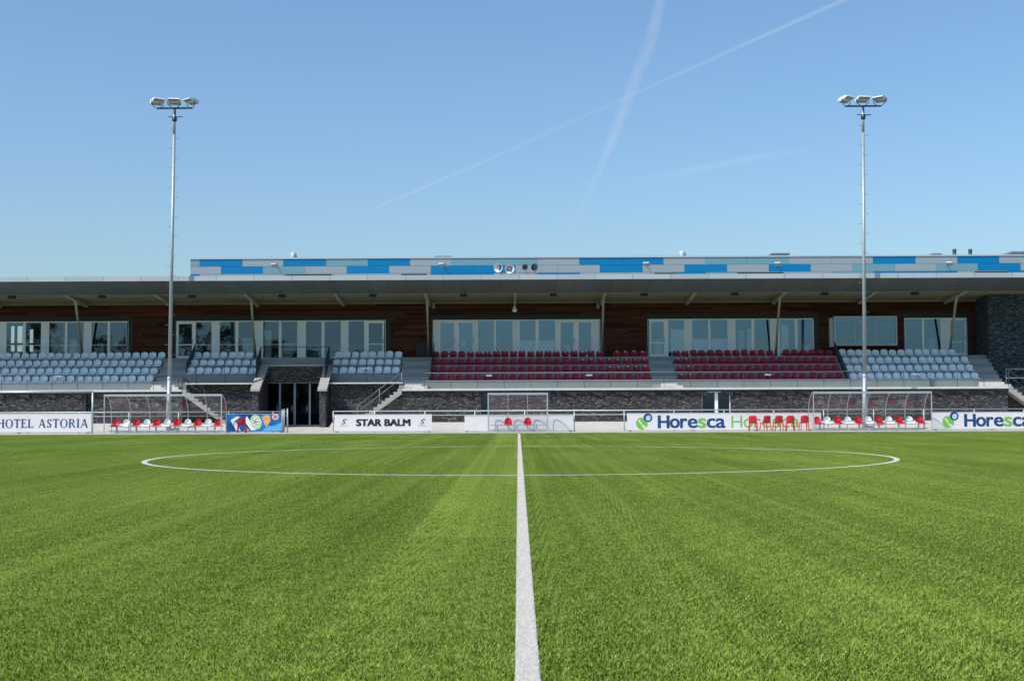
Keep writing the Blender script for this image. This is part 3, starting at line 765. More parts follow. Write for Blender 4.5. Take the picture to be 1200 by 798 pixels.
me_m = seat_mesh('maroon_seat', M['maroon'])
me_glint = me_m.copy(); me_glint.materials.append(M['paper'])  # paper white colours the painted glint
bm = bmesh.new(); bm.from_mesh(me_glint); f = bm.faces.new([bm.verts.new(p) for p in ((-.06,.408,.312),(.06,.408,.312),(.06,.414,.352),(-.06,.414,.352))]); f.material_index = 1; bm.to_mesh(me_glint); bm.free()  # white quad paints a glint on the upper seat back
me_g = seat_mesh('grey_seat', M['seat_grey'])
ORD = lambda n: {1:'first',2:'second',3:'third',4:'fourth',5:'fifth',6:'sixth',7:'seventh',8:'eighth',9:'ninth',10:'tenth',11:'eleventh',12:'twelfth',13:'thirteenth',14:'fourteenth',15:'fifteenth',16:'sixteenth',17:'seventeenth',18:'eighteenth',19:'nineteenth',20:'twentieth',21:'twenty-first',22:'twenty-second',23:'twenty-third',24:'twenty-fourth',25:'twenty-fifth'}[n]
ROWN = ['front','second','third','back']
BLK = [ # mesh, x first, pitch, count, rows, missing, description, colour, count from
 (me_g,-31.46,.518,20,(0,1,2,3),{}, 'far left grey block', 'grey', True),
 (me_g,-19.41,.518,8,(1,2,3),{3:[7]}, 'small grey block left of the entrance', 'grey', False),
 (me_g,-10.90,.518,8,(1,2,3),{}, 'small grey block right of the entrance', 'grey', False),
 (me_m,-5.00,.5205,25,(0,1,2,3),{3:[20]}, 'central maroon block', 'maroon', False),
 (me_m,9.54,.5095,19,(0,1,2,3),{3:[12]}, 'right maroon block', 'maroon', False),
 (me_g,19.54,.5055,15,(0,1,2,3),{3:[14]}, 'right grey block', 'grey', False),
]
for (me,x0,pt,cnt,rws,miss,desc,cn,rev) in BLK:
    for k in rws:
        for i in range(cnt):
            if i in miss.get(k, []): continue
            glinted = me is me_m and ((cnt == 25 and ((k == 3 and i > 3) or (k == 2 and i > 16) or (k == 1 and i > 19))) or (cnt == 19 and i < 2))  # seats that carry the painted glint
            o = bpy.data.objects.new('stadium_seat', me_glint if glinted else me); COL.objects.link(o)
            o.location = (x0+pt*i+rnd.uniform(-.006,.006), Yr(k)+.03+rnd.uniform(-.008,.008), Zr(k)+.002); o.rotation_euler = (rnd.uniform(-.05,.06),rnd.uniform(-.012,.012),rnd.uniform(-.06,.06))
            n = cnt-i if rev else i+1
            tag(o, f'{ORD(n)} seat from the {"right" if rev else "left"}, {ROWN[k]} row of the {desc}', 'seat', f'{cn} seats of the {desc}')
# loose sheets and a tipped seat back lying on the seats
for px, py, k, lab, wd in ((573,440,0,'white sheet lying on a front row maroon seat above the centre dugout',.34),(690.5,439.5,0,'white sheet on a front row maroon seat left of the central aisle',.36),(900,439,0,'white sheet on a front row maroon seat above the red chairs',.36),
        (69,441,0,'pale broken seat back lying on the far left grey seats',.40),(429.5,431.5,1,'pale broken seat back lying on the grey seats right of the entrance',.42),(1073,438.5,0,'pale sheet lying on the front row grey seats over the right shelter',.40)):
    P = at(px,py,Yr(k)+.12); b_ = MB()
    bm_pts = [(-wd/2,-.1,-.05),(wd/2-.04,-.12,-.04),(wd/2+.05,.12,.035),(-wd/2+.02,.14,.05)]
    b_.box(P.x-wd/2,P.x+wd/2,P.y-.06,P.y+.1,P.z-.05,P.z+.045)
    tag(b_.build('white_sheet', M['paper'], bevel=.01), lab, 'sheet')

# ------------------------------------------------------------------ things on soffit, band and roof
proto = None
for i, px in enumerate((14,119.5,225,330.5,437,543,648.5,755,861,966.5,1072)):
    P = at(px, 345.2-.0*i, 75.7); P = Vector((P.x, 75.7, zs+.02))
    if proto is None:
        T_ = empty('soffit_light', P, '', 'light', 'black box lights under the roof edge')
        b_ = MB(); b_.box(P.x-.2,P.x+.2,P.y-.15,P.y+.15,P.z-.2,P.z-.04); b_.build('housing', M['black'], T_, bevel=.01)
        b_ = MB(); b_.box(P.x-.03,P.x+.03,P.y-.03,P.y+.03,P.z-.04,P.z+.06); b_.build('bracket', M['black'], T_)
        proto = T_; o = T_; P0 = P
    else:
        o = copy_tree(proto); o.location = P
    o['label'] = f'black box light under the roof edge, {ORD(i+1)} from the left'
P = at(603,362,77.0); T_ = empty('dome_camera', P, 'white dome camera hanging from the middle rafter', 'camera')
b_ = MB(); b_.tube([(P.x,P.y,P.z+.12),(P.x,P.y,8.0)], .03, 8); b_.build('stem', M['beige'], T_)
b_ = MB(); b_.lathe([(0,-.20),(.12,-.17),(.16,-.06),(.10,-.02),(.09,.10),(.05,.14)], P, 16); b_.build('housing', M['white_paint'], T_)
for px, lab in ((508,'small grey speaker on the timber wall left of the central windows'),(700.5,'small grey speaker on the timber wall right of the central windows')):
    P = at(px,358.5,79.2); b_ = MB(); b_.box(P.x-.09,P.x+.09,79.1,Y_FAC-.05,P.z-.17,P.z+.17); tag(b_.build('wall_speaker', M['rail'], bevel=.02), lab, 'speaker')
b_ = MB(); P0 = at(488,402,79.2); P1 = at(501,418,79.2); b_.box(P0.x,P1.x,79.0,Y_FAC-.05,4.345,P0.z); b_.box(P0.x+.05,P1.x-.05,78.985,79,4.4,P0.z-.06)
tag(b_.build('equipment_cabinet', M['black'], bevel=.015), 'black cabinet against the timber wall beside the second column', 'cabinet')

def horn(px, py, r, mt, label, dirv):
    P = at(px,py,81.2); T_ = empty('horn_speaker', P, label, 'loudspeaker')
    d = Vector(dirv).normalized()
    b_ = MB(); b_.lathe([(r,0),(r*.98,.03),(r*.72,.12),(r*.42,.24),(r*.3,.34),(r*.3,.42),(0,.42)], P, 24, dirv=-d)
    b_.lathe([(r*.28,.02),(r*.30,-.04),(0,-.06)], P, 16, dirv=d); b_.build('horn', mt, T_)
    b_ = MB(); b_.lathe([(r*.42,.12),(r*.42,.125),(0,.125)], P, 16, dirv=-d); b_.lathe([(r*.1,.0),(.0,.05)], P, 12, dirv=d); b_.build('throat', M['black'], T_)
    b_ = MB(); b_.tube([P-d*.3, P-d*.3+Vector((0,.3,-.1)), (P.x,82,P.z-.1)], .025, 6); b_.build('bracket', M['steel'], T_)
horn(583.5,313.5,.31,M['dish'],'white round horn speaker, leftmost of the four on the blue panels',(-.5,-1,-.15))
horn(597,315,.31,M['dish'],'white horn speaker with black throat, second of the four on the panels',(-.05,-1,-.1))
horn(615.5,313.3,.20,M['horn_grey'],'small grey horn speaker, third of the four on the panels',(.1,-1,-.05))
horn(626.5,313.3,.24,M['horn_grey'],'grey horn speaker, rightmost of the four on the panels',(.5,-1,-.05))
def band_flood(px, py, label):
    P = at(px,py,81.3); T_ = empty('wall_floodlight', P, label, 'floodlight', 'small floodlights on the rooftop panels')
    b_ = MB(); b_.prism([(-.22,.02),(-.2,.10),(.12,.06),(.14,-.14),(.02,-.2)], 'x', -.24, .24)
    for v in b_.bm.verts: v.co = Matrix.Rotation(R(-28),3,'Z') @ v.co*.8 + P
    b_.build('housing', M['coping'], T_, bevel=.008)
    b_ = MB(); b_.quad((-.2,-.235,.0),(.2,-.235,.0),(.2,-.0,-.205),(-.2,-.0,-.205))
    for v in b_.bm.verts: v.co = Matrix.Rotation(R(-28),3,'Z') @ v.co*.8 + P
    b_.build('lens', M['lens'], T_)
    b_ = MB(); b_.tube([P+Vector((.05,.1,-.05)),(P.x+.08,82,P.z-.1)], .025, 6); b_.build('bracket', M['dark_rail'], T_)
for px, py, lab in ((322,310.5,'small floodlight on the teal panels near the left end of the rooftop storey'),(518.5,310,'small dark floodlight on the panels left of the horn speakers'),(758,309,'small floodlight on the blue panels right of the horn speakers'),(912,309,'small floodlight above the blue panel over the right maroon seats'),(1113,308.5,'small floodlight on the panels near the right end of the rooftop storey')):
    band_flood(px, py, lab)
def vent(px, pyb, pyt, r, label, dark=False, Y=84):
    B = at(px,pyb,Y); Tt = at(px,pyt,Y); h = Tt.z-B.z; B.z -= .4; T_ = empty('roof_vent', B, label, 'roof vent')
    if dark:
        b_ = MB(); b_.lathe([(r,0),(r,h+.4),(r*.9,h+.4),(0,h+.4)], B, 16); b_.lathe([(r*1.15,h+.25),(r*1.15,h+.42),(0,h+.42)], B, 16); b_.build('pipe', M['dark_rail'], T_)
    else:
        b_ = MB(); b_.lathe([(r,0),(r*.95,.4),(r*.8,.4+h*.35)], B, 20); b_.build('base', M['steel'], T_)
        b_ = MB(); b_.lathe([(r*.85,.4+h*.3),(r*.8,.4+h*.6),(r*.5,.4+h*.92),(0,.4+h)], B, 20); b_.build('cap', M['coping'], T_)
vent(344,301,295.5,.24,'conical metal roof vent near the left end of the rooftop storey')
vent(799.5,300,293.5,.27,'domed metal roof vent right of centre on the rooftop storey')
vent(1118.5,299,292.5,.11,'dark flue pipe, left one of the two near the right edge',True)
vent(1137,299,292.5,.11,'dark flue pipe, right one of the two near the right edge',True)
for a,c,p,lab in ((905,925,297.6,'low flat roof hatch right of centre on the rooftop storey'),(1093,1103,298,'small flat roof hatch left of the two flue pipes'),(510,528,301,'low flat roof hatch left of the horn speakers')):
    P = at(a,p,85); Q = at(c,p,85); b_ = MB(); b_.box(P.x,Q.x,85,86,P.z-.5,P.z); b_.box(P.x-.05,Q.x+.05,84.95,86.05,P.z,P.z+.05); tag(b_.build('roof_hatch', M['rail']), lab, 'roof hatch')
P = at(1187,294.5,86); b_ = MB(); b_.box(P.x,P.x+4,86,89,P.z-.9,P.z-.12); b_.box(P.x-.08,P.x+4.1,85.95,89.1,P.z-.12,P.z); tag(b_.build('ventilation_unit', M['rail']), 'grey ventilation unit on the roof at the right edge', 'ventilation unit')

# ------------------------------------------------------------------ floodlight masts
def mast(bpx, tpx, tpy, label, tilt_top, lean):
    Ym = 71.6
    B = Vector((ax(bpx,Ym,500),Ym,0)); Tp = at(tpx,tpy,Ym)
    T_ = empty('floodlight_mast', B, label, 'floodlight mast', 'floodlight masts')
    zj = az(441,Ym); J = B.lerp(Tp, zj/Tp.z); K = B.lerp(Tp,.92)
    b_ = MB(); b_.tube([B,J],.145,16,.125); b_.lathe([(.2,0),(.2,.04),(.12,.05)],B,16); b_.build('pole_base', M['steel'], T_)
    b_ = MB(); b_.tube([J, K], .105, 14, .08); b_.tube([K, Tp], .08, 12, .065); b_.lathe([(.14,-.1),(.135,.03),(.1,.06)], J, 16); b_.build('pole', M['steel'], T_)
    b_ = MB(); b_.lathe([(.05,-.75),(.13,-.68),(.13,-.5),(.05,-.45)], Tp, 14); b_.box(Tp.x-.35,Tp.x+.45,Ym-.03,Ym+.03,Tp.z-.47,Tp.z-.43); b_.build('pulley_head', M['dark_rail'], T_)
    b_ = MB(); b_.box(Tp.x-1.0,Tp.x+1.0,Ym-.05,Ym+.05,Tp.z,Tp.z+.08); b_.tube([Tp-Vector((0,0,.5)),Tp+Vector((0,0,.02))],.07,10); b_.build('crossbar', M['dark_rail'], T_)
    first = None
    n = 27
    for i in range(n):
        z = 3.2+i*.55; s = -1 if i % 2 else 1
        c = B.lerp(Tp, z/Tp.z)
        for sgn in ((-1,) if i % 2 else (1,)):
            b_ = MB(); b_.tube([c+Vector((sgn*.05,-.02,0)), c+Vector((sgn*.27,-.02,0)), c+Vector((sgn*.27,-.02,.03))], .012, 5); b_.build('rung', M['rail'], T_)
    for j, (dx, ang, pitch_) in enumerate(((-.95,38,-10),(-.02,8,-6),(.92,-40,-4))):
        c = Tp + Vector((dx,-.05,.42))
        rot = Matrix.Rotation(R(ang),3,'Z') @ Matrix.Rotation(R(pitch_),3,'X')
        b_ = MB(); b_.prism([(-.36,.02),(-.30,.09),(-.05,.13),(.28,.09),(.34,-.02),(.20,-.09),(-.1,-.04)], 'x', -.33, .33)
        for v in b_.bm.verts: v.co = rot @ v.co + c
        L_ = b_.build('floodlight', M['dish'], T_, bevel=.02)
        b_ = MB(); b_.quad((-.29,-.35,.0),(.29,-.35,.0),(.29,-.12,-.05),(-.29,-.12,-.05)); b_.box(-.3,.3,.1,.3,-.12,-.05)
        for v in b_.bm.verts: v.co = rot @ v.co + c
        b_.build('lens', M['lens'], L_)
        b_ = MB()
        for sx in (-.36,.36):
            p1 = rot @ Vector((sx,0,0)) + c; p2 = Vector((c.x+(.12 if sx > 0 else -.12), Ym, Tp.z+.06)); b_.tube([p1, p1+Vector((0,0,-.18)), p2], .022, 6)
        b_.build('yoke', M['dark_rail'], L_)
mast(197.5,204.7,128,'tall galvanised floodlight mast behind the left team shelter',0,0)
mast(1013.5,1011.3,125.5,'tall galvanised floodlight mast behind the right team shelter',0,0)

# ------------------------------------------------------------------ perimeter fence
def fence(px0, px1, label, posts):
    x0, x1 = ax(px0,Y_F+.12,490), ax(px1,Y_F+.12,490)
    T_ = empty('perimeter_fence', ((x0+x1)/2,Y_F+.12,0), label, 'fence', None)
    y = Y_F+.14
    b_ = MB(); b_.tube([(x0,y,1.13),(x1,y,1.13)], .03, 8); b_.build('rail', M['alu'], T_)
    b_ = MB(); b_.tube([(x0,y,.90),(x1,y,.90)], .022, 8); b_.build('rail', M['steel'], T_)
    for p in posts:
        x = ax(p,Y_F+.12,490); b_ = MB(); b_.tube([(x,y,0),(x,y,1.15)], .028, 8); b_.lathe([(.07,0),(.07,.02),(.03,.03)],(x,y,0),10); b_.build('post', M['alu'], T_)
fence(-110,337,'low tubular steel fence left of the entrance gap',[-83,-24.5,34,92.5,151,209,268,320,337])
fence(390,1290,'long low tubular steel fence right of the entrance gap',[390.5,439,498,556.5,615,673,731.5,790,848.5,907,965.5,1024,1082.5,1142,1200,1258])
b_ = MB()
for dx in (-.28,-.18,0): 
    xg = ax(337,Y_F,490)+dx; b_.tube([(xg,Y_F-.02,0),(xg,Y_F-.02,1.3+dx*.2)], .04, 8)
tag(b_.build('gate_posts', M['steel']), 'cluster of thick steel gate posts at the right end of the left fence', 'gate post')

# ------------------------------------------------------------------ lettering helpers
def text_geo(b_, s, x, z, y, height, width, bold=0.0, shear=0.0):
    cu = bpy.data.curves.new('txt', 'FONT'); cu.body = s; cu.size = 1; cu.shear = shear; cu.resolution_u = 4
    to = bpy.data.objects.new('txt', cu); me = bpy.data.meshes.new_from_object(to)
    xs = [v.co.x for v in me.vertices]; ys = [v.co.y for v in me.vertices]
    sx = width/(max(xs)-min(xs)); sz = height/(max(ys)-min(ys)); x0, y0 = min(xs), min(ys)
    offs = [(0,0)] if not bold else [(dx*bold*height, dz*bold*height*.5) for dx in (-1,-.33,.33,1) for dz in (-1,1)]
    for q, (dx, dz) in enumerate(offs):
        vs = [b_.bm.verts.new((x+(v.co.x-x0)*sx+dx, y-.0006*q, z+(v.co.y-y0)*sz+dz)) for v in me.vertices]
        for p in me.polygons:
            f = b_.bm.faces.new([vs[i] for i in p.vertices]); f.material_index = b_.mi
    bpy.data.objects.remove(to); bpy.data.meshes.remove(me); bpy.data.curves.remove(cu)
def serif_letter(b_, ch, x, z, y, w, h):
    """hand drawn roman capitals: thick and thin strokes with serifs"""
    T, t, s = .215*h, .10*h, .065*h
    def bar(x0,z0,x1,z1,wd):
        b_.poly([(x+x0-wd/2,y,z+z0),(x+x0+wd/2,y,z+z0),(x+x1+wd/2,y,z+z1),(x+x1-wd/2,y,z+z1)])
    def rect(x0,x1,z0,z1): b_.poly([(x+x0,y,z+z0),(x+x1,y,z+z0),(x+x1,y,z+z1),(x+x0,y,z+z1)])
    def foot(xc, wd, top=False):
        zz = h-s if top else 0; rect(xc-wd/2-.06*h, xc+wd/2+.06*h, zz, zz+s)
    def ring(cx, cz, rx, rz, a0, a1, thick=True, n=20):
        for i in range(n):
            A, B = a0+(a1-a0)*i/n, a0+(a1-a0)*(i+1)/n
            def P(a, o):
                th = (t + (T-t)*abs(math.cos(a))) if thick else t
                k = o*th
                return (x+cx+(rx-k)*math.cos(a), y, z+cz+(rz-k*.6)*math.sin(a))
            b_.poly([P(A,0),P(B,0),P(B,1),P(A,1)])
    if ch == 'H':
        for xc in (.14*w+T*.2, w-.14*w-T*.2): bar(xc,0,xc,h,T); foot(xc,T); foot(xc,T,True)
        rect(.2*w,.8*w,.48*h,.48*h+t)
    elif ch == 'O': ring(w/2,h/2,w/2,h/2+.01,0,2*math.pi,True,28)
    elif ch == 'T':
        bar(w/2,0,w/2,h,T); foot(w/2,T); rect(0,w,h-t,h); rect(0,t*.8,h-.25*h,h-t); rect(w-t*.8,w,h-.25*h,h-t)
    elif ch in 'EL':
        bar(.2*w,0,.2*w,h,T); foot(.2*w,T,True); rect(0,w*.95,0,t); rect(w*.95-t*.8,w*.95,t,.26*h)
        if ch == 'E': rect(.1*w,w*.85,h-t,h); rect(w*.85-t*.8,w*.85,h-.22*h,h-t); rect(.2*w,w*.68,.49*h,.49*h+t); rect(w*.68-t*.7,w*.68,.40*h,.62*h)
    elif ch == 'A':
        bar(.12*w,0,.5*w,h,t); bar(.86*w,0,.5*w,h,T); rect(.25*w,.72*w,.3*h,.3*h+t); foot(.12*w,t); foot(.86*w,T)
    elif ch == 'I': bar(w/2,0,w/2,h,T); foot(w/2,T); foot(w/2,T,True)
    elif ch == 'R':
        bar(.2*w,0,.2*w,h,T); foot(.2*w,T); foot(.2*w,T,True); ring(.42*w,.74*h,.42*w,.26*h,-math.pi/2,math.pi/2); rect(.2*w,.42*w,h-t,h); rect(.2*w,.45*w,.48*h,.48*h+t); bar(.9*w,0,.5*w,.49*h,T)
    elif ch == 'S':
        ring(.5*w,.74*h,.40*w,.26*h,.15*math.pi,1.35*math.pi); ring(.5*w,.27*h,.42*w,.27*h,-.85*math.pi,.40*math.pi); bar(.72*w,.36*h,.3*w,.62*h,T*1.1)
        rect(.78*w,.78*w+t,.72*h,h*.97); rect(.1*w,.1*w+t,.03*h,.28*h)
def serif_text(b_, s, x, z, y, h, adv):
    W = {'H':1.0,'O':1.0,'T':.85,'E':.78,'L':.74,'A':.98,'S':.68,'R':.92,'I':.42,' ':.38}
    for ch in s:
        w = W[ch]*h*adv
        if ch != ' ': serif_letter(b_, ch, x, z, y, w, h)
        x += w + .10*h
def disc(b_, cx, cz, y, rx, rz=None, n=28, a=0):
    rz = rz or rx; b_.poly([(cx+rx*math.cos(2*math.pi*i/n)*math.cos(a)-rz*math.sin(2*math.pi*i/n)*math.sin(a), y, cz+rx*math.cos(2*math.pi*i/n)*math.sin(a)+rz*math.sin(2*math.pi*i/n)*math.cos(a)) for i in range(n)])
def board(px0, px1, pyt, pyb, label, mt, Y=Y_F):
    P0, P1 = at(px0,pyb,Y), at(px1,pyt,Y); zb = max(.06, at((px0+px1)/2,pyb,Y).z); zt = at((px0+px1)/2,pyt,Y).z
    T_ = empty('advertising_board', ((P0.x+P1.x)/2,Y,0), label, 'advertising board')
    b_ = MB(); b_.box(P0.x,P1.x,Y-.01,Y+.03,zb,zt); b_.build('panel', mt, T_)
    b_ = MB(); b_.box(P0.x-.015,P1.x+.015,Y-.02,Y+.035,zt,zt+.025); b_.box(P0.x-.015,P1.x+.015,Y-.02,Y+.035,zb-.025,zb); b_.build('edge_trim', M['alu'], T_)
    n = max(2, int((P1.x-P0.x)/2.7)+1)
    for i in range(n):
        xx = P0.x+.15+(P1.x-P0.x-.3)*i/(n-1); b_ = MB(); b_.box(xx-.025,xx+.025,Y+.036,Y+.08,0,zt); b_.build('leg', M['steel'], T_)
        b_ = MB(); b_.box(xx-.08,xx+.08,Y-.12,Y+.1,0,.035); b_.build('foot', M['dark_rail'], T_)
    return T_, P0.x, P1.x, zb, zt
YL = Y_F-.014
T_, x0, x1, zb, zt = board(-62,107,484.8,506.2,'white advertising board with navy serif HOTEL ASTORIA lettering', M['board_white'])
b_ = MB(); P = at(-8.5,501.2,Y_F); h_ = at(50,491.0,Y_F).z - at(50,501.3,Y_F).z
serif_text(b_, 'HOTEL ASTORIA', P.x, at(50,501.3,Y_F).z, YL, h_, 1.0)
xs = [v.co.x for v in b_.bm.verts]; xa, xb = min(xs), max(xs); ta, tb = ax(-3.5,Y_F,496), ax(103.5,Y_F,496)
for v in b_.bm.verts: v.co.x = ta+(v.co.x-xa)/(xb-xa)*(tb-ta)
b_.build('lettering', M['darkblue'], T_)
# colourful board
T_, x0, x1, zb, zt = board(264.5,333,485.2,505.6,'bright blue printed board with ball, orange cone and red disc', M['board_blue'])
W_, H_ = x1-x0, zt-zb
b_ = MB()
def BP(u,v): return (x0+u*W_, YL, zb+v*H_)
b_.poly([BP(.62,.02),BP(.98,.05),BP(.98,.55),BP(.85,.35),BP(.72,.3)]); b_.build('print', M['cyan'], T_)
b_ = MB(); b_.poly([(p[0],YL-.004,p[2]) for p in (BP(.08,.66),BP(.2,.88),BP(.24,.84),BP(.16,.62),BP(.26,.05),BP(.18,.05))]); 
b_.poly([(p[0],YL-.004,p[2]) for p in (BP(.36,.9),BP(.52,.1),BP(.44,.06),BP(.32,.6))]); b_.build('print', M['paper'], T_)
b_ = MB(); disc(b_, x0+.52*W_, zb+.55*H_, YL-.008, .30, .40, a=.3); b_.build('print', M['lime'], T_)
b_ = MB(); disc(b_, x0+.51*W_, zb+.56*H_, YL-.012, .17, .2); b_.build('print', M['paper'], T_)
b_ = MB(); 
for k in range(5): a = k*2*math.pi/5; disc(b_, x0+.51*W_+.11*math.cos(a), zb+.56*H_+.13*math.sin(a), YL-.016, .045, n=5)
disc(b_, x0+.51*W_, zb+.56*H_, YL-.016, .06, n=5); b_.build('print', M['ink'], T_)
b_ = MB(); b_.poly([(p[0],YL-.008,p[2]) for p in (BP(.62,.85),BP(.70,.96),BP(.76,.9),BP(.77,.6),BP(.70,.25),BP(.66,.45))]); b_.poly([(p[0],YL-.006,p[2]) for p in (BP(.34,.3),BP(.42,.04),BP(.32,.02))]); b_.build('print', M['orange'], T_)
b_ = MB(); disc(b_, x0+.85*W_, zb+.84*H_, YL-.010, .13, .13); b_.build('print', M['coral'], T_)
b_ = MB(); disc(b_, x0+.85*W_, zb+.84*H_, YL-.007, .17, .16); b_.build('print', M['paper'], T_)
# STAR BALM
T_, x0, x1, zb, zt = board(391.8,506,485.8,505.6,'white advertising board with bold black STAR BALM lettering', M['board_white'])
b_ = MB(); P = at(418,499,Y_F); Q = at(480.5,491.3,Y_F)
text_geo(b_, 'STAR BALM', P.x, at(450,499,Y_F).z, YL, at(450,491.2,Y_F).z-at(450,499,Y_F).z, Q.x-P.x, .085); b_.build('lettering', M['ink'], T_)
for px in (403,495):
    c = at(px,494,Y_F); b_ = MB(); text_geo(b_, 'S', c.x-.12, c.z-.13, YL, .26, .24, .015, .3); b_.build('logo', M['ink'], T_)
    b_ = MB(); 
    for i in range(5): b_.box(c.x-.22+i*.09,c.x-.16+i*.09,YL-.001,YL+.001,c.z-.24,c.z-.19)
    disc(b_, c.x+.1, c.z+.12, YL-.001, .07, .04); b_.build('caption', M['gold'], T_)
# blank board behind the centre dugout
board(544.5,672,487,505.8,'blank white board behind the centre dugout', M['board_white'])
# Horesca boards
def logo_leaf(T_, px, py):
    c = at(px,py,Y_F)
    b_ = MB(); disc(b_, c.x-.16, c.z-.13, YL, .31, .33, a=.4); b_.build('logo', M['green'], T_)
    b_ = MB(); b_.poly([(c.x-.36,YL-.004,c.z+.04),(c.x-.29,YL-.004,c.z+.10),(c.x+.03,YL-.004,c.z-.42),(c.x-.03,YL-.004,c.z-.42)]); 
    b_.poly([(c.x-.20,YL-.004,c.z-.10),(c.x+.1,YL-.004,c.z-.34),(c.x+.05,YL-.004,c.z-.42)]); b_.build('logo', M['board_white'], T_)
    n = 24; cx, cz, y = c.x+.17, c.z+.19, YL-.006
    b_ = MB(); disc(b_, cx, cz, y, .235, .235); b_.build('logo', M['midblue'], T_)
    b_ = MB(); disc(b_, cx+.02, cz-.02, y-.004, .13, .15, a=-.5); b_.build('logo', mat('logo pale blue',(.45,.58,.75)), T_)
def hores(T_, pxs, pxe, pyt, pyb, cols, bold):
    # one word: 'Hores' + 'ca' with the s in its own colour
    zl, zh = at((pxs+pxe)/2,pyb,Y_F).z, at((pxs+pxe)/2,pyt,Y_F).z
    xa, xb = ax(pxs,Y_F,495), ax(pxe,Y_F,495)
    widths = {'H':1.0,'o':.86,'r':.60,'e':.84,'s':.72,'c':.74,'a':.82}; gap = .12
    tot = sum(widths[c] for c in 'Horesca') + gap*6; x = xa; sc = (xb-xa)/tot
    bs = [MB() for _ in cols]
    for ch in 'Horesca':
        k = 1 if (ch == 's' and len(cols) > 1) else 0
        hh = (zh-zl) if ch == 'H' else (zh-zl)*.76
        text_geo(bs[k], ch, x, zl, YL, hh, widths[ch]*sc, bold); x += (widths[ch]+gap)*sc
    for q, c in zip(bs, cols): q.build('lettering', c, T_)
T_, x0, x1, zb, zt = board(735,962,484.0,504.6,'long white Horesca board behind the row of red chairs', M['board_white'])
logo_leaf(T_, 755.5, 493.5)
hores(T_, 771.5, 849.5, 487.0, 501.2, [M['midblue'],M['green']], .055)
hores(T_, 857, 937, 487.0, 501.0, [M['green']], .0)
T_, x0, x1, zb, zt = board(1093,1300,482.8,503.2,'white Horesca board at the right edge beyond the right shelter', M['board_white'])
logo_leaf(T_, 1114.5, 491.5)
hores(T_, 1130.5, 1208, 485.2, 499.4, [M['midblue'],M['green']], .055)

# ------------------------------------------------------------------ shelters
def bucket(x, y, z, mt, parent, label):
    b_ = MB(); bm = b_.bm
    prof = [(-.02,-.02,.19),(.0,.03,.205),(.08,.04,.215),(.22,.02,.215),(.32,.03,.21),(.37,.08,.205),(.395,.18,.19),(.40,.27,.16),(.40,.33,.11),(.40,.36,.05)]
    rows = []
    for i,(yy,zz,w_) in enumerate(prof):
        rows.append([bm.verts.new((x+u*w_, y+yy-(.07*u*u if i > 4 else 0), z+zz+(.03*u*u if 1 < i < 5 else 0))) for u in (-1,-.66,-.33,0,.33,.66,1)])
    for a, c in zip(rows, rows[1:]):
        for j in range(6): f = bm.faces.new([a[j],a[j+1],c[j+1],c[j]]); f.smooth = True
    o = b_.build('seat', mt, parent); o['label'] = label; return o
def shelter(px0, px1, bays, seats, label, Yf=68.5, dep=1.25, arc_px=None):
    x0, x1 = ax(px0,Yf,490), ax(px1,Yf,490); H = 2.08
    T_ = empty('team_shelter', ((x0+x1)/2,Yf+dep/2,0), label, 'team shelter')
    b_ = MB(); b_.box(x0,x1,Yf-.03,Yf+.03,H-.11,H); b_.box(x0,x0+.05,Yf-.025,Yf+.025,0,H-.11); b_.box(x1-.05,x1,Yf-.025,Yf+.025,0,H-.11)
    b_.box(x0,x1,Yf+dep-.04,Yf+dep,.02,.08); b_.build('frame', M['alu'], T_)
    arc = []
    n = 14
    for i in range(n+1):
        a = math.pi/2*i/n; arc.append((Yf+.04+(dep-.06)*math.sin(a), .85+(H-.90)*math.cos(a)))
    arc.append((Yf+dep-.02, .06))
    for i in range(bays+1):
        x = x0+.03+(x1-x0-.06)*i/bays; b_ = MB(); b_.tube([(x,p[0],p[1]) for p in arc], .022, 6); b_.build('arch', M['alu'], T_)
    zmin = .45
    for i in range(bays):
        xa, xb = x0+.03+(x1-x0-.06)*i/bays, x0+.03+(x1-x0-.06)*(i+1)/bays
        b_ = MB(); rws = [[b_.bm.verts.new((xx,p[0],max(p[1],zmin))) for xx in (xa+.02,xb-.02)] for p in arc]
        for a, c in zip(rws, rws[1:]): f = b_.bm.faces.new([a[0],a[1],c[1],c[0]]); f.smooth = True
        b_.build('canopy_pane', M['acrylic'], T_)
    for x in (x0+.03,x1-.03):
        b_ = MB(); b_.poly([(x,p[0],max(p[1],zmin)) for p in arc]+[(x,Yf+.04,zmin)]); b_.build('side_pane', M['acrylic'], T_)
    zb_ = .40; yb_ = Yf+.45
    b_ = MB(); b_.box(x0+.1,x1-.1,yb_+.05,yb_+.11,zb_-.06,zb_-.01); b_.box(x0+.1,x1-.1,yb_+.28,yb_+.34,zb_-.06,zb_-.01)
    b_.box(x0+.05,x1-.05,yb_+.15,yb_+.19,.10,.15)
    k = 0; x = x0+.5
    while x < x1-.2: b_.box(x-.03,x+.03,yb_+.12,yb_+.26,0,zb_-.06); b_.box(x-.1,x+.1,yb_+.02,yb_+.36,0,.02); x += 1.05
    b_.build('bench_frame', M['steel'], T_)
    for p, c in seats:
        bucket(ax(p,yb_,495), yb_, zb_, M['red'] if c == 'r' else M['seat_white'], T_, 'red bucket seat' if c == 'r' else 'white bucket seat')
    return T_
shelter(121.5,260,6,[(134+12.05*i,'rw'[i%2]) for i in range(11)],'left team shelter with clear curved canopy and red and white seats')
shelter(953,1092.5,6,[(959+12.1*i,'rw'[i%2]) for i in range(11)],'right team shelter with clear curved canopy beside the red chairs')
shelter(571.5,642.3,3,[(595.5,'r'),(618.5,'r')],'small centre dugout with two red seats beside the halfway line')

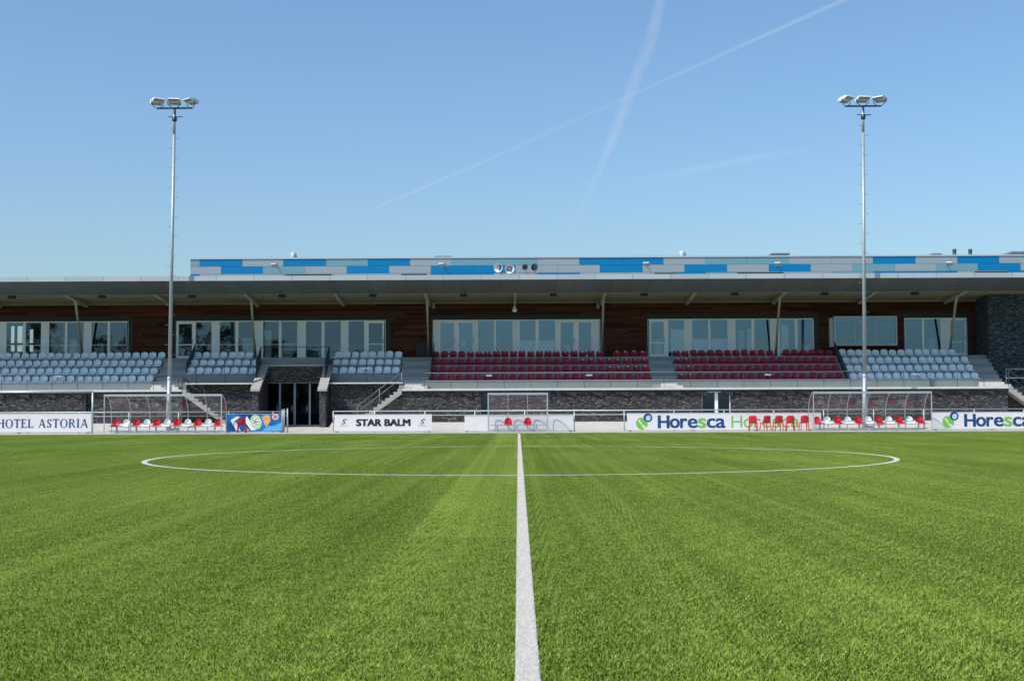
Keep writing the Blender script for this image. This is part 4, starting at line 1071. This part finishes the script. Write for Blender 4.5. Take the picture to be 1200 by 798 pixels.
# ------------------------------------------------------------------ metal goal frame at the left
Yg = 68.0; xg = ax(108.3,Yg,490); zg = at(60,459.3,Yg).z
T_ = empty('goal_frame', (xg-3.4,Yg,0), 'slim aluminium goal frame standing before the HOTEL ASTORIA board', 'goal frame')
b_ = MB(); b_.tube([(xg,Yg,0),(xg,Yg,zg)], .045, 10); b_.build('goal_post', M['alu'], T_)
b_ = MB(); b_.tube([(xg-7,Yg,0),(xg-7,Yg,zg)], .045, 10); b_.build('goal_post', M['alu'], T_)
b_ = MB(); b_.tube([(xg-7,Yg,zg),(xg+.03,Yg,zg)], .05, 10); b_.build('crossbar', M['alu'], T_)

# ------------------------------------------------------------------ red chairs
def chair_at(X, Y, rz, label, dark=False, z=0.0):
    T_ = empty('red_chair', (0,0,0), label, 'chair', 'loose red plastic chairs')
    b_ = MB(); bm = b_.bm
    prof = [(-.24,.40,.19),(-.22,.435,.22),(-.12,.445,.225),(.05,.43,.22),(.15,.44,.215),(.19,.50,.215),(.21,.60,.22),(.235,.72,.215),(.25,.79,.19),(.255,.82,.13)]
    rows = [[bm.verts.new((u*w_, yy-(.05*u*u if i > 4 else 0), zz)) for u in (-1,-.6,-.2,.2,.6,1)] for i,(yy,zz,w_) in enumerate(prof)]
    for a, c in zip(rows, rows[1:]):
        for j in range(5): f = bm.faces.new([a[j],a[j+1],c[j+1],c[j]]); f.smooth = True
    mt_ = M['dark_red'] if dark else M['red']; b_.build('shell', mt_, T_)
    for sx in (-1,1):
        for sy in (-1,1):
            b_ = MB(); b_.tube([(sx*.19,sy*.17,.42),(sx*.22,sy*.22,0)], .03, 7, .022); b_.build('leg', mt_, T_)
    T_.location = (X,Y,z); T_.rotation_euler = (0,0,rz)
for px, rz, lab in ((882.5,-.25,'red plastic chair, leftmost of five before the Horesca board'),(897,.35,'red plastic chair, second of five before the Horesca board'),(911.5,.15,'red plastic chair in the middle of five before the Horesca board'),(926,-.1,'red plastic chair, fourth of five before the Horesca board'),(942,.05,'red plastic chair nearest the right team shelter')):
    chair_at(ax(px,69.3,495), 69.3, rz+math.pi, lab)
chair_at(ax(283.5,69.2,495), 69.2, math.pi+.1, dark=True, label='dark red chair with its back turned before the bright blue printed board')
chair_at(ax(613,70.7,495), 70.7, math.pi+.05, 'red plastic chair standing behind the fence at the centre dugout')

# ------------------------------------------------------------------ trees across the pitch (seen mirrored in the glazing)
m_leaf = mat('tree foliage', (.05,.075,.025), .7, var=.5, scale=1.2); m_bark = mat('bark', (.10,.08,.06), .9, var=.3, bump=.5)
def tree(X, Y, H, seed, label):
    rd = random.Random(seed); T_ = empty('tree', (X,Y,0), label, 'tree', 'trees behind the near touchline')
    b_ = MB(); b_.tube([(X,Y,0),(X+.1,Y,H*.3),(X-.1,Y,H*.75)], H*.022, 8, .05)
    for i in range(9):
        a = rd.uniform(0,6.28); z0 = H*rd.uniform(.25,.6); r_ = H*rd.uniform(.15,.28); b_.tube([(X,Y,z0),(X+r_*.6*math.cos(a),Y+r_*.6*math.sin(a),z0+r_*.5),(X+r_*math.cos(a),Y+r_*math.sin(a),z0+r_*1.1)], H*.008, 5, .02)
    b_.build('trunk', m_bark, T_)
    vs, fs = [], []
    for c in range(110):
        a = rd.uniform(0,6.28); u = rd.random()**.5; zz = rd.uniform(.12,1)**.9; rr = H*.30*max(.12,math.sin(math.pi*min(1,max(0,zz+.05)/1.1)))**.6*u
        cx, cy, cz = X+rr*math.cos(a), Y+rr*math.sin(a), H*zz
        for l in range(45):
            p = Vector((cx+rd.gauss(0,.45),cy+rd.gauss(0,.45),cz+rd.gauss(0,.35))); d1 = Vector((rd.gauss(0,1),rd.gauss(0,1),rd.gauss(0,1))).normalized()*rd.uniform(.1,.2); d2 = d1.cross(Vector((rd.gauss(0,1),rd.gauss(0,1),rd.gauss(0,1)))).normalized()*.1
            k = len(vs); vs += [p-d1,p+d2,p+d1,p-d2]; fs.append((k,k+1,k+2,k+3))
    me = bpy.data.meshes.new('crown'); me.from_pydata([(v.x-X,v.y-Y,v.z) for v in vs], [], fs); me.materials.append(m_leaf); o = bpy.data.objects.new('crown', me); COL.objects.link(o); o.parent = T_
for i,(X,Y,H) in enumerate(((-78,-32,13),(-70,-29,14.5),(-63,-34,12),(-56,-30,12.5),(-49,-31,14),(-43,-29,13),(-36.5,-33,11.5),(-31,-30,10),(-24,-34,9.5))):
    tree(X,Y,H,i+20,f'leafy tree behind the near touchline, {ORD(i+1)} from the left corner of the pitch')

# ------------------------------------------------------------------ contrails
def contrail(name, pts, widths, alphas, label, seed, D=26000):
    """ribbon high in the sky; pts are photo directions turned into world points at great distance"""
    P = []
    for (px, py) in pts:
        d = F_*FPX + RR*(px-600) + UU*(399-py); d.normalize(); t = (9000-CAM.z)/max(d.z,.05); P.append(CAM+d*t)
    # resample
    Q, Wd, A = [], [], []
    for i in range(len(P)-1):
        for s in range(16):
            t = s/16; Q.append(P[i].lerp(P[i+1],t)); Wd.append(widths[i]+(widths[i+1]-widths[i])*t); A.append(alphas[i]+(alphas[i+1]-alphas[i])*t)
    Q.append(P[-1]); Wd.append(widths[-1]); A.append(alphas[-1])
    me = bpy.data.meshes.new(name); vs, fs, uv, al = [], [], [], []
    NC = 6
    for i, q in enumerate(Q):
        tg = (Q[min(i+1,len(Q)-1)]-Q[max(i-1,0)]).normalized(); view = (q-CAM).normalized(); side = tg.cross(view).normalized()
        w_ = Wd[i]*(q-CAM).length/FPX
        for j in range(NC+1): u = -1+2*j/NC; vs.append(q+side*w_*u*.5); al.append((u, i/4, A[i]))
    for i in range(len(Q)-1):
        for j in range(NC): a = i*(NC+1)+j; fs.append((a,a+1,a+NC+2,a+NC+1))
    me.from_pydata(vs, [], fs)
    at_ = me.attributes.new('trail', 'FLOAT_VECTOR', 'POINT')
    for i, v in enumerate(al): at_.data[i].vector = v
    m, nt, b = new_mat(name); N = nt.nodes; L = nt.links; N.remove(b)
    an = N.new('ShaderNodeAttribute'); an.attribute_name = 'trail'; sp = N.new('ShaderNodeSeparateXYZ'); L.new(an.outputs['Vector'], sp.inputs[0])
    def mt(op, a, bb=None):
        n = N.new('ShaderNodeMath'); n.operation = op
        for i, v in enumerate((a, bb)):
            if v is None: continue
            if isinstance(v, (int, float)): n.inputs[i].default_value = v
            else: L.new(v, n.inputs[i])
        return n.outputs[0]
    prof = mt('MAXIMUM', mt('SUBTRACT', 1, mt('POWER', mt('ABSOLUTE', sp.outputs['X']), 1.6)), 0)
    cb = N.new('ShaderNodeCombineXYZ'); L.new(mt('MULTIPLY', sp.outputs['X'], 1.5), cb.inputs[0]); L.new(mt('MULTIPLY', sp.outputs['Y'], .7), cb.inputs[1]); cb.inputs[2].default_value = seed
    n = N.new('ShaderNodeTexNoise'); n.inputs['Scale'].default_value = 1.0; n.inputs['Detail'].default_value = 5; L.new(cb.outputs[0], n.inputs['Vector'])
    fac = mt('MULTIPLY', mt('MULTIPLY', prof, sp.outputs['Z']), mt('ADD', mt('MULTIPLY', n.outputs['Fac'], 1.3), .35))
    tr = N.new('ShaderNodeBsdfTransparent'); em = N.new('ShaderNodeEmission'); em.inputs['Color'].default_value = (.84,.90,.96,1); em.inputs['Strength'].default_value = 1.0
    mx = N.new('ShaderNodeMixShader'); L.new(fac, mx.inputs[0]); L.new(tr.outputs[0], mx.inputs[1]); L.new(em.outputs[0], mx.inputs[2]); L.new(mx.outputs[0], N['Material Output'].inputs['Surface'])
    me.materials.append(m); o = bpy.data.objects.new('contrail', me); COL.objects.link(o)
    o.visible_shadow = True
    tag(o, label, 'contrail'); return o
contrail('trail_long', [(434,246.5),(560,193),(650,152),(760,103),(880,49),(1003,-6)], [2,6,8,5,6,6], [.13,.08,.05,.07,.13,.18], 'long thin white vapour trail rising diagonally to the upper right', 1.0)
contrail('trail_wide', [(776,-8),(762,50),(738,110),(716,168),(703,198),(685,235),(664,275)], [16,18,18,14,9,9,8], [.12,.11,.11,.14,.08,.05,.01], 'broad soft vapour trail running steeply down the sky', 4.0)
contrail('trail_faint', [(735,214),(810,200),(880,186),(960,174)], [8,12,11,8], [.02,.08,.09,.01], 'faint short vapour trail low on the right above the rooftop', 9.0)

# ------------------------------------------------------------------ light
SUN = Vector((-.68,-.51,1.0)).normalized()
elev = math.asin(SUN.z); azi = math.atan2(SUN.x, SUN.y)
w = bpy.data.worlds.new('World'); scene.world = w; w.use_nodes = True
nt = w.node_tree; bg = nt.nodes['Background']; sky = nt.nodes.new('ShaderNodeTexSky'); sky.sky_type = 'NISHITA'; sky.sun_disc = False
sky.sun_elevation = elev; sky.sun_rotation = azi % (2*math.pi)
sky.altitude = 0; sky.air_density = 1.25; sky.dust_density = 1.5; sky.ozone_density = 5.0
hs = nt.nodes.new('ShaderNodeHueSaturation'); hs.inputs['Saturation'].default_value = 1.0
mu = nt.nodes.new('ShaderNodeMix'); mu.data_type = 'RGBA'; mu.blend_type = 'MULTIPLY'; mu.inputs['Factor'].default_value = 1; mu.inputs['B'].default_value = (.97,1.10,1.17,1)
nt.links.new(sky.outputs[0], hs.inputs['Color']); nt.links.new(hs.outputs[0], mu.inputs['A'])
nt.links.new(mu.outputs['Result'], bg.inputs['Color']); bg.inputs['Strength'].default_value = .135
sd = bpy.data.lights.new('sun', 'SUN'); sd.energy = 4.1; sd.angle = R(.53); sd.color = (1,.95,.88)
so = bpy.data.objects.new('sun', sd); COL.objects.link(so); so.rotation_euler = SUN.to_track_quat('Z','Y').to_euler(); so.location = (-20,-10,40)
scene.view_settings.view_transform = 'Standard'; scene.view_settings.look = 'None'; scene.view_settings.exposure = 0; scene.view_settings.gamma = 1
scene.render.engine = 'CYCLES'
scene.cycles.max_bounces = 8; scene.cycles.transparent_max_bounces = 16
